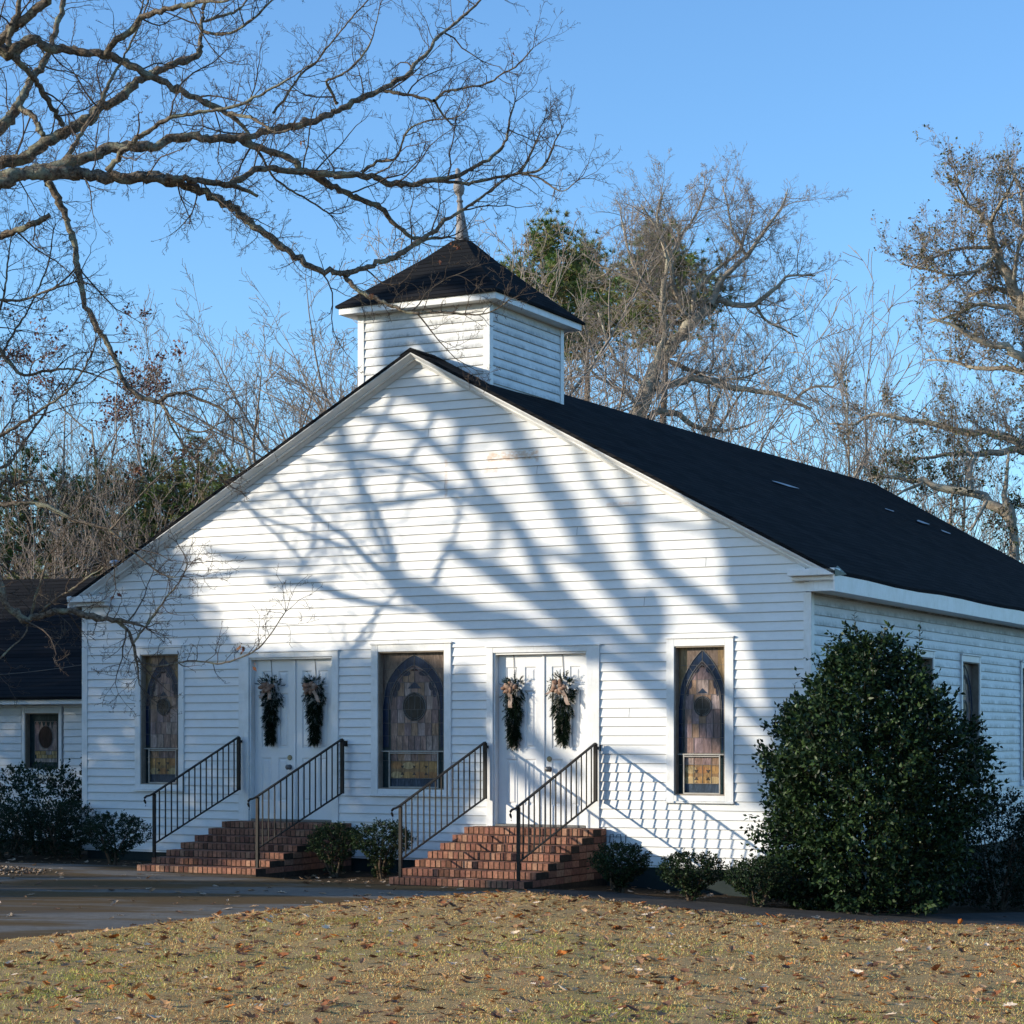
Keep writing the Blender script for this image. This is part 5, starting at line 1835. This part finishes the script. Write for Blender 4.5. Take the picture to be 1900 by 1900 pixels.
# left of the church
put(rusty, 135, 50, top_scale(690, 50, 10.6), .4, "tree with a haze of rusty leaves above the annex roof", "tree")
put(slims[0], 288, 54, top_scale(645, 54, 11.2), 1.0, "slim upright bare tree with a fan of straight branches left of the gable", "tree")
put(slims[1], 205, 49, top_scale(820, 49, 11.2), 2.0, "short slim bare tree with a pale trunk over the annex ridge", "tree")
put(wides[0], 545, 52, top_scale(612, 52, 10.4), .7, "round-crowned bare tree rising above the gable's left slope", "tree")
put(wides[1], 650, 60, top_scale(575, 60, 10.4), 2.2, "pale bare tree just left of the belfry", "tree")
put(wides[2], 445, 58, top_scale(700, 58, 10.4), 4.2, "smaller bare tree at the lower end of the gable's left slope", "tree")
for px, y, Y, k in ((60, 790, 57, 2), (345, 770, 60, 0), (250, 780, 64, 1), (20, 700, 60, 0), (395, 720, 66, 2), (120, 830, 48, 1), (165, 780, 58, 2), (320, 850, 50, 1), (235, 880, 46, 0), (85, 880, 46, 2), (480, 780, 62, 1)):
    put(slims[k], px, Y, top_scale(y, Y, 11.2), trng.uniform(0, 6), "slim bare tree in the wood left of the church", "tree", GW)
for px, y, Y, k in ((30, 900, 47, 0), (150, 930, 45, 1), (270, 920, 47, 0), (370, 860, 50, 1), (420, 830, 54, 0), (90, 960, 44, 1), (210, 960, 43, 0), (320, 930, 44, 1), (-20, 950, 44, 1), (480, 760, 55, 0), (600, 680, 60, 1)):
    put(brush[k], px, Y, top_scale(y, Y, 6.0), trng.uniform(0, 6), "bare sapling in the brush left of the church", "tree", "bare saplings left of the church")
for px, y, Y, k, lb in ((365, 812, 49, 0, "bushy dark pine beside the gable's left slope"), (270, 853, 50, 1, "dark pine halfway between the rusty tree and the gable"), (190, 857, 49, 1, "dark pine behind the short pale-trunked tree"),
                        (55, 835, 48, 0, "dark pine near the picture's left edge"), (425, 865, 47, 0, "low green pine touching the gable's left slope"), (120, 870, 51, 1, "dark pine behind the vent pipe"), (320, 865, 48, 1, "far dark pine left of the bushy one")):
    put(pines[k], px, Y, top_scale(y, Y, 12.0), trng.uniform(0, 6), lb, "pine")
# behind the belfry and the ridge
put(wides[1], 820, 64, top_scale(350, 64, 10.4), 5.1, "tall bare tree directly behind the belfry's spire", "tree")
put(wides[0], 1075, 54, top_scale(475, 54, 10.4), 3.3, "brown twiggy tree filling the gap between belfry and tall oak", "tree")
put(wides[2], 1010, 60, top_scale(510, 60, 10.4), 1.2, "twiggy bare tree just right of the belfry", "tree")
put(wides[2], 1130, 50, top_scale(560, 50, 10.4), 5.5, "low bare tree at the tall oak's left foot", "tree")
put(brush[0], 1090, 46, top_scale(600, 46, 6.0), 1.1, "bare sapling peering over the ridge right of the belfry", "tree")
put(brush[1], 1330, 47, top_scale(690, 47, 6.0), 2.1, "bare sapling under the tall oak's low limb", "tree")
put(brush[0], 1400, 50, top_scale(700, 50, 6.0), 4.1, "bare sapling at the right of the tall oak", "tree")
put(pines[2], 1020, 76, top_scale(414, 76, 18.0), 2.6, "bright green pine crown right of the belfry roof", "pine")
put(pines[3], 1228, 92, top_scale(398, 92, 18.0) * .98, .6, "pine crown half hidden inside the tall oak", "pine")
put(pines[3], 1085, 98, top_scale(455, 98, 18.0), 1.2, "smaller pine crown between the bright pine and the tall oak", "pine")
for px, y, Y, k in ((975, 560, 52, 0), (1030, 500, 56, 1), (1065, 560, 50, 2), (1110, 510, 60, 0), (1150, 600, 48, 1), (1180, 560, 62, 2), (1100, 620, 46, 0), (1230, 640, 64, 1), (1280, 660, 62, 0)):
    put(wides[k], px, Y, top_scale(y, Y, 10.4), trng.uniform(0, 6), "brown twiggy tree in the thicket right of the belfry", "tree", "thicket behind the church ridge")
for px, y, Y, k in ((1000, 640, 46, 1), (1060, 650, 45, 0), (1140, 660, 45, 1), (1250, 700, 47, 0), (1310, 720, 48, 1), (1440, 740, 50, 0), (1370, 720, 52, 1)):
    put(brush[k], px, Y, top_scale(y, Y, 6.0), trng.uniform(0, 6), "bare sapling peering over the church ridge", "tree", "saplings over the church ridge")
for px, y, Y, k in ((470, 690, 50, 0), (505, 640, 56, 2), (585, 620, 50, 1), (620, 600, 54, 0), (665, 600, 50, 2), (560, 700, 46, 2), (410, 740, 52, 1), (500, 760, 45, 0), (640, 680, 46, 1)):
    put(wides[k], px, Y, top_scale(y, Y, 10.4), trng.uniform(0, 6), "brown twiggy tree in the thicket above the gable's left slope", "tree", "thicket above the gable's left slope")
for px, y, Y, k in ((70, 860, 56, 0), (230, 850, 58, 2), (330, 850, 56, 1), (180, 930, 45, 0), (100, 960, 44, 2)):
    put(wides[k], px, Y, top_scale(y, Y, 10.4), trng.uniform(0, 6), "low twiggy tree in the wood above the annex roof", "tree", "twiggy trees above the annex roof")
# right
put(slims[0], 1562, 52, top_scale(618, 52, 11.2), 3.0, "thin bare sapling alone against the sky between the two oaks", "tree")
for px, y, Y, k in ((1600, 740, 60, 2), (1650, 690, 56, 0), (1740, 700, 58, 2), (1800, 720, 62, 0), (1535, 800, 50, 2)):
    put(slims[k], px, Y, top_scale(y, Y, 11.2), trng.uniform(0, 6), "slim bare tree in the wood right of the church", "tree", GW)
for px, y, Y, k in ((1600, 790, 49, 0), (1680, 800, 48, 1), (1760, 840, 47, 0), (1830, 900, 46, 1), (1900, 880, 47, 0)):
    put(brush[k], px, Y, top_scale(y, Y, 6.0), trng.uniform(0, 6), "bare sapling in the brush right of the church", "tree", "bare saplings right of the church")
shrub("evergreen_shrub", 1845, 965, 1390, 62, "yellow-green evergreen shrub by the leaning tree's foot", "shrub", 71, leaf=.12, shoots=1100, per=8, Y=49, pal=[(.10, .11, .03), (.06, .085, .028), (.13, .12, .04)], shoot_len=(.2, .45), prof=HP[1:6] + [(.8, .8), (1.0, .3)])

# the far wood behind everything: one mass of thin trunks and brush
frng = random.Random(90)
fth, ftn = [[], []], [[], []]
for i in range(150):
    px = frng.uniform(-300, 2200)
    Y = frng.uniform(84, 120)
    h = ((HOR - frng.uniform(880, 1120)) / FPX * Y + 2)
    hb = dict(HAB_SLIM, max=2, kids=[18, 7, 0, 0], rmin=.012)
    grow(frng, fth, ((px - 950) / FPX * Y, Y, -.5), (frng.gauss(0, .04), frng.gauss(0, .04), 1), h, .10, 0, hb)
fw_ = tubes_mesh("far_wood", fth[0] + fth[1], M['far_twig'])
tag(fw_, kind="stuff")
frg = np.random.default_rng(7)
n = 26000
fx, fy = frg.uniform(-45, 45, n), frg.uniform(80, 122, n)
hh = 3.0 + 2.2 * np.sin(fx * .35) + 1.2 * np.sin(fx * 1.1 + 1)
fz = frg.random(n) ** 1.4 * np.maximum(hh, 1.2) - .4
fb = leaves_mesh("far_brush", np.stack([fx, fy, fz], axis=1), frg.normal(0, 1, (n, 3)), np.full(n, .42), pick_cols(frg, n, [(.09, .075, .04), (.06, .07, .03), (.12, .09, .06), (.045, .06, .025)]), M['boxleaf'], None, 8, .5)
tag(fb, kind="stuff")


# ================================================================== LAWN, LEAVES
gr = np.random.default_rng(12)


def fbm(x, y, s):
    r_ = np.zeros_like(x)
    q = np.random.default_rng(s)
    for o in range(5):
        f = .5 * 1.9 ** o
        for k in range(3):
            a, p = q.uniform(0, 6.28), q.uniform(0, 6.28)
            r_ += np.sin((x * math.cos(a) + y * math.sin(a)) * f * 1.7 + p) / 1.5 ** o / 3
    return r_


def gz_np(X):
    return np.where(X > .2, -0.052 * np.clip(X - .2, 0, 7), 0) + 0.013 * np.clip(-X - .6, 0, 9)


LX, LY = np.array([p[0] for p in lawn_w]), np.array([p[1] for p in lawn_w])


def scatter(n, ymin, ymax, seed, bias=1.0):
    q = np.random.default_rng(seed)
    Y = ymin + (ymax - ymin) * q.random(n) ** bias
    X = q.uniform(-1, 1, n) * (Y * .2375 + 1.0)
    return X, Y


GX, GY = scatter(440000, 11.6, 25.5, 1, 1.15)
k_ = GY < np.interp(GX, LX, LY) + gr.uniform(-.08, .05, len(GX))
GX, GY = GX[k_], GY[k_]
dens = fbm(GX, GY, 3)
k_ = gr.random(len(GX)) < np.clip(.72 + .35 * dens, .25, 1)
GX, GY = GX[k_], GY[k_]
n = len(GX)
green = np.clip(.05 + .42 * fbm(GX * 1.1, GY * 1.1, 9) + .30 * fbm(GX * .5, GY * .5, 10) + .055 * (16.5 - GY), 0.02, .75)
is_g = gr.random(n) < green
cb = np.array([(.68, .40, .15), (.58, .32, .12), (.76, .50, .23), (.30, .15, .06), (.64, .34, .13)])[gr.integers(0, 5, n)]
cgn = np.array([(.30, .31, .06), (.42, .38, .09), (.22, .25, .05)])[gr.integers(0, 3, n)]
moss = np.exp(-(((GX + 1.45) / .35) ** 2 + ((GY - gpt(600, 1712)[1]) / .45) ** 2)) > gr.uniform(.25, 1, n)
cc = np.where(is_g[:, None], cgn, cb) * gr.uniform(.35, 1.45, (n, 1))
cc[moss] = np.array([.22, .19, .02]) * gr.uniform(.7, 1.2, (int(moss.sum()), 1))
hg = gr.uniform(.010, .034, n) * np.where(is_g, 1.15, .9)
aa = gr.uniform(0, 2 * np.pi, n)
wv = gr.uniform(.0022, .0042, n)
b0 = np.stack([GX, GY, gz_np(GX) + .026], axis=1)
sd = np.stack([np.cos(aa), np.sin(aa), np.zeros(n)], axis=1) * wv[:, None]
ln_ = np.stack([gr.normal(0, 1.0, n), gr.normal(0, 1.0, n), np.ones(n)], axis=1)
ln_ /= np.linalg.norm(ln_, axis=1, keepdims=True)
V = np.stack([b0 - sd, b0 + sd, b0 + ln_ * hg[:, None]], axis=1).reshape(-1, 3)
cc = np.minimum(cc * 1.5, .88)
go = mesh_np("grass", V, [np.arange(n * 3).reshape(-1, 3)], M['grass'], col=np.repeat(cc, 3, axis=0))
tag(go, kind='stuff')

LOBES = [(0, -.5), (.10, -.38), (.26, -.34), (.14, -.18), (.38, -.08), (.18, .06), (.34, .22), (.14, .30), (.10, .44), (0, .52)]
LOBES = LOBES + [(-x, y) for x, y in LOBES[-2:0:-1]]


def fallen(name, X, Y, z, size, cols, seed, flat=.20, kind='stuff'):
    q = np.random.default_rng(seed)
    n, m = len(X), len(LOBES)
    lob = np.array(LOBES)
    a = q.uniform(0, 2 * np.pi, n)
    curl = q.uniform(-.5, .8, n)
    c2 = q.uniform(-.25, .4, n)
    tx, ty = q.normal(0, flat, n), q.normal(0, flat, n)
    lx = lob[None, :, 0] * q.uniform(.7, 1.15, (n, 1)) + q.normal(0, .02, (n, m))
    ly = lob[None, :, 1] + q.normal(0, .02, (n, m))
    lz = curl[:, None] * (lx ** 2) * 1.6 + c2[:, None] * ly ** 2 + tx[:, None] * lx + ty[:, None] * ly
    lz -= lz.min(axis=1, keepdims=True)
    s_ = size[:, None]
    wx = X[:, None] + s_ * (lx * np.cos(a)[:, None] - ly * np.sin(a)[:, None])
    wy = Y[:, None] + s_ * (lx * np.sin(a)[:, None] + ly * np.cos(a)[:, None])
    wz = z[:, None] + s_ * lz
    V = np.stack([wx, wy, wz], axis=-1)
    cen = V.mean(axis=1, keepdims=True)
    cen[:, 0, 2] = (z + size * (-(lob[:, 1] ** 2).mean() * 0 + .0)) + size * (lz.min(axis=1)) + .001
    V = np.concatenate([V, cen], axis=1).reshape(-1, 3)
    b = (np.arange(n) * (m + 1))[:, None, None]
    i = np.arange(m)
    tri = np.stack([i, (i + 1) % m, np.full(m, m)], axis=1)[None]
    F = (b + tri).reshape(-1, 3)
    return mesh_np(name, V, [F], M['leaf_litter'], None, col=np.repeat(cols, m + 1, axis=0))


LPAL = [(.50, .27, .12), (.32, .12, .05), (.62, .38, .20), (.17, .085, .05), (.58, .19, .04), (.78, .60, .42), (.36, .20, .11)]
LW = [.22, .17, .17, .16, .08, .08, .12]
A, B = scatter(7500, 11.8, 25.5, 31, 1.0)
k_ = B < np.interp(A, LX, LY) - .02
C_, D_ = scatter(6000, 19.0, 25.0, 32)
edge_d = np.interp(C_, LX, LY) - D_
k2 = (edge_d > 0) & (np.random.default_rng(3).random(len(C_)) < np.exp(-edge_d / 1.3) * np.where(C_ < -2.5, .35, 1.0))
A, B = np.concatenate([A[k_], C_[k2]]), np.concatenate([B[k_], D_[k2]])
q = np.random.default_rng(33)
n = len(A)
fl = fallen("fallen_leaves", A, B, gz_np(A) + .030 + q.uniform(0, .015, n), .026 + .085 * q.random(n) ** 1.8, pick_cols(q, n, LPAL, LW), 34)
tag(fl, kind='stuff')
# leaves blown over the driveway, the path and the planting beds
WX, WY = np.array([p[0] for p in walk_w]), np.array([p[1] for p in walk_w])
A, B = scatter(9000, 19.5, 31.5, 35)
lo, hi = np.interp(A, LX, LY), np.interp(A, WX, WY)
pv = np.where(B < lo, 0, np.where(B < hi, np.where(A < .3, .06, .03), np.where(B < hi + 2.6, .30, 0)))
# the brick steps stand on the ground: keep their footprint clear
l_x = (A - O.x) * ER.x + (B - O.y) * ER.y
l_y = (A - O.x) * ED.x + (B - O.y) * ED.y
st = (l_y > -2.3) & (((l_x > -8.4) & (l_x < -6.1)) | ((l_x > -4.7) & (l_x < -2.5)))
k_ = (q.random(len(A)) < pv) & ~st & (l_y < -.05)
A, B = A[k_], B[k_]
n = len(A)
fl = fallen("blown_leaves", A, B, gz_np(A) + .004 + np.where(B > np.interp(A, WX, WY), -.03, 0), q.uniform(.05, .12, n), pick_cols(q, n, [(.55, .42, .30), (.40, .26, .15), (.30, .17, .085), (.22, .12, .07)], [.4, .25, .2, .15]), 36, .16)
tag(fl, kind='stuff')
# heap of pale chippings and leaves on the concrete at the left edge
hx, hy = gpt(25, 1618)
n = 650
A, B = q.normal(hx - .25, .27, n), q.normal(hy, .26, n)
hz = .07 * np.exp(-(((A - hx + .15) / .45) ** 2 + ((B - hy) / .35) ** 2))
sz = q.uniform(.010, .028, n)
oc = np.array([(1, 0, 0), (0, 1, 0), (-1, 0, 0), (0, -1, 0), (0, 0, .7), (0, 0, -.7)])
V = np.stack([A, B, gz_np(A) + hz * q.random(n) + .008], axis=1)[:, None, :] + oc[None] * sz[:, None, None] * q.uniform(.5, 1.2, (n, 6, 1))
F = np.array([(0, 1, 4), (1, 2, 4), (2, 3, 4), (3, 0, 4), (1, 0, 5), (2, 1, 5), (3, 2, 5), (0, 3, 5)])
gv = mesh_np("gravel_heap", V.reshape(-1, 3), [(np.arange(n)[:, None, None] * 6 + F[None]).reshape(-1, 3)], M['leaf_litter'], None, col=np.repeat(pick_cols(q, n, [(.34, .24, .16), (.22, .15, .10), (.46, .37, .28), (.13, .09, .06)]), 6, axis=0))
tag(gv, kind='stuff')

# unseen woods added behind the viewer to cut skylight, low towards the sun
wr = np.random.default_rng(55)
n = 34000
az = wr.uniform(R(75), R(345), n)
rd = wr.uniform(52, 70, n)
top = 9.5 + 3 * np.sin(az * 9) + 2 * np.sin(az * 23 + 1)
top = np.where(np.abs(np.degrees(az) - 258.2) < 22, 2.5, top)
zt = wr.random(n) ** .8 * top
sw_ = leaves_mesh("sky_blocking_wood", np.stack([np.sin(az) * rd, np.cos(az) * rd, zt - .5], axis=1), wr.normal(0, 1, (n, 3)), np.full(n, 1.3), pick_cols(wr, n, [(.05, .05, .025), (.03, .045, .02), (.08, .06, .04)]), M['boxleaf'], None, 9, .6)
tag(sw_, kind='stuff')
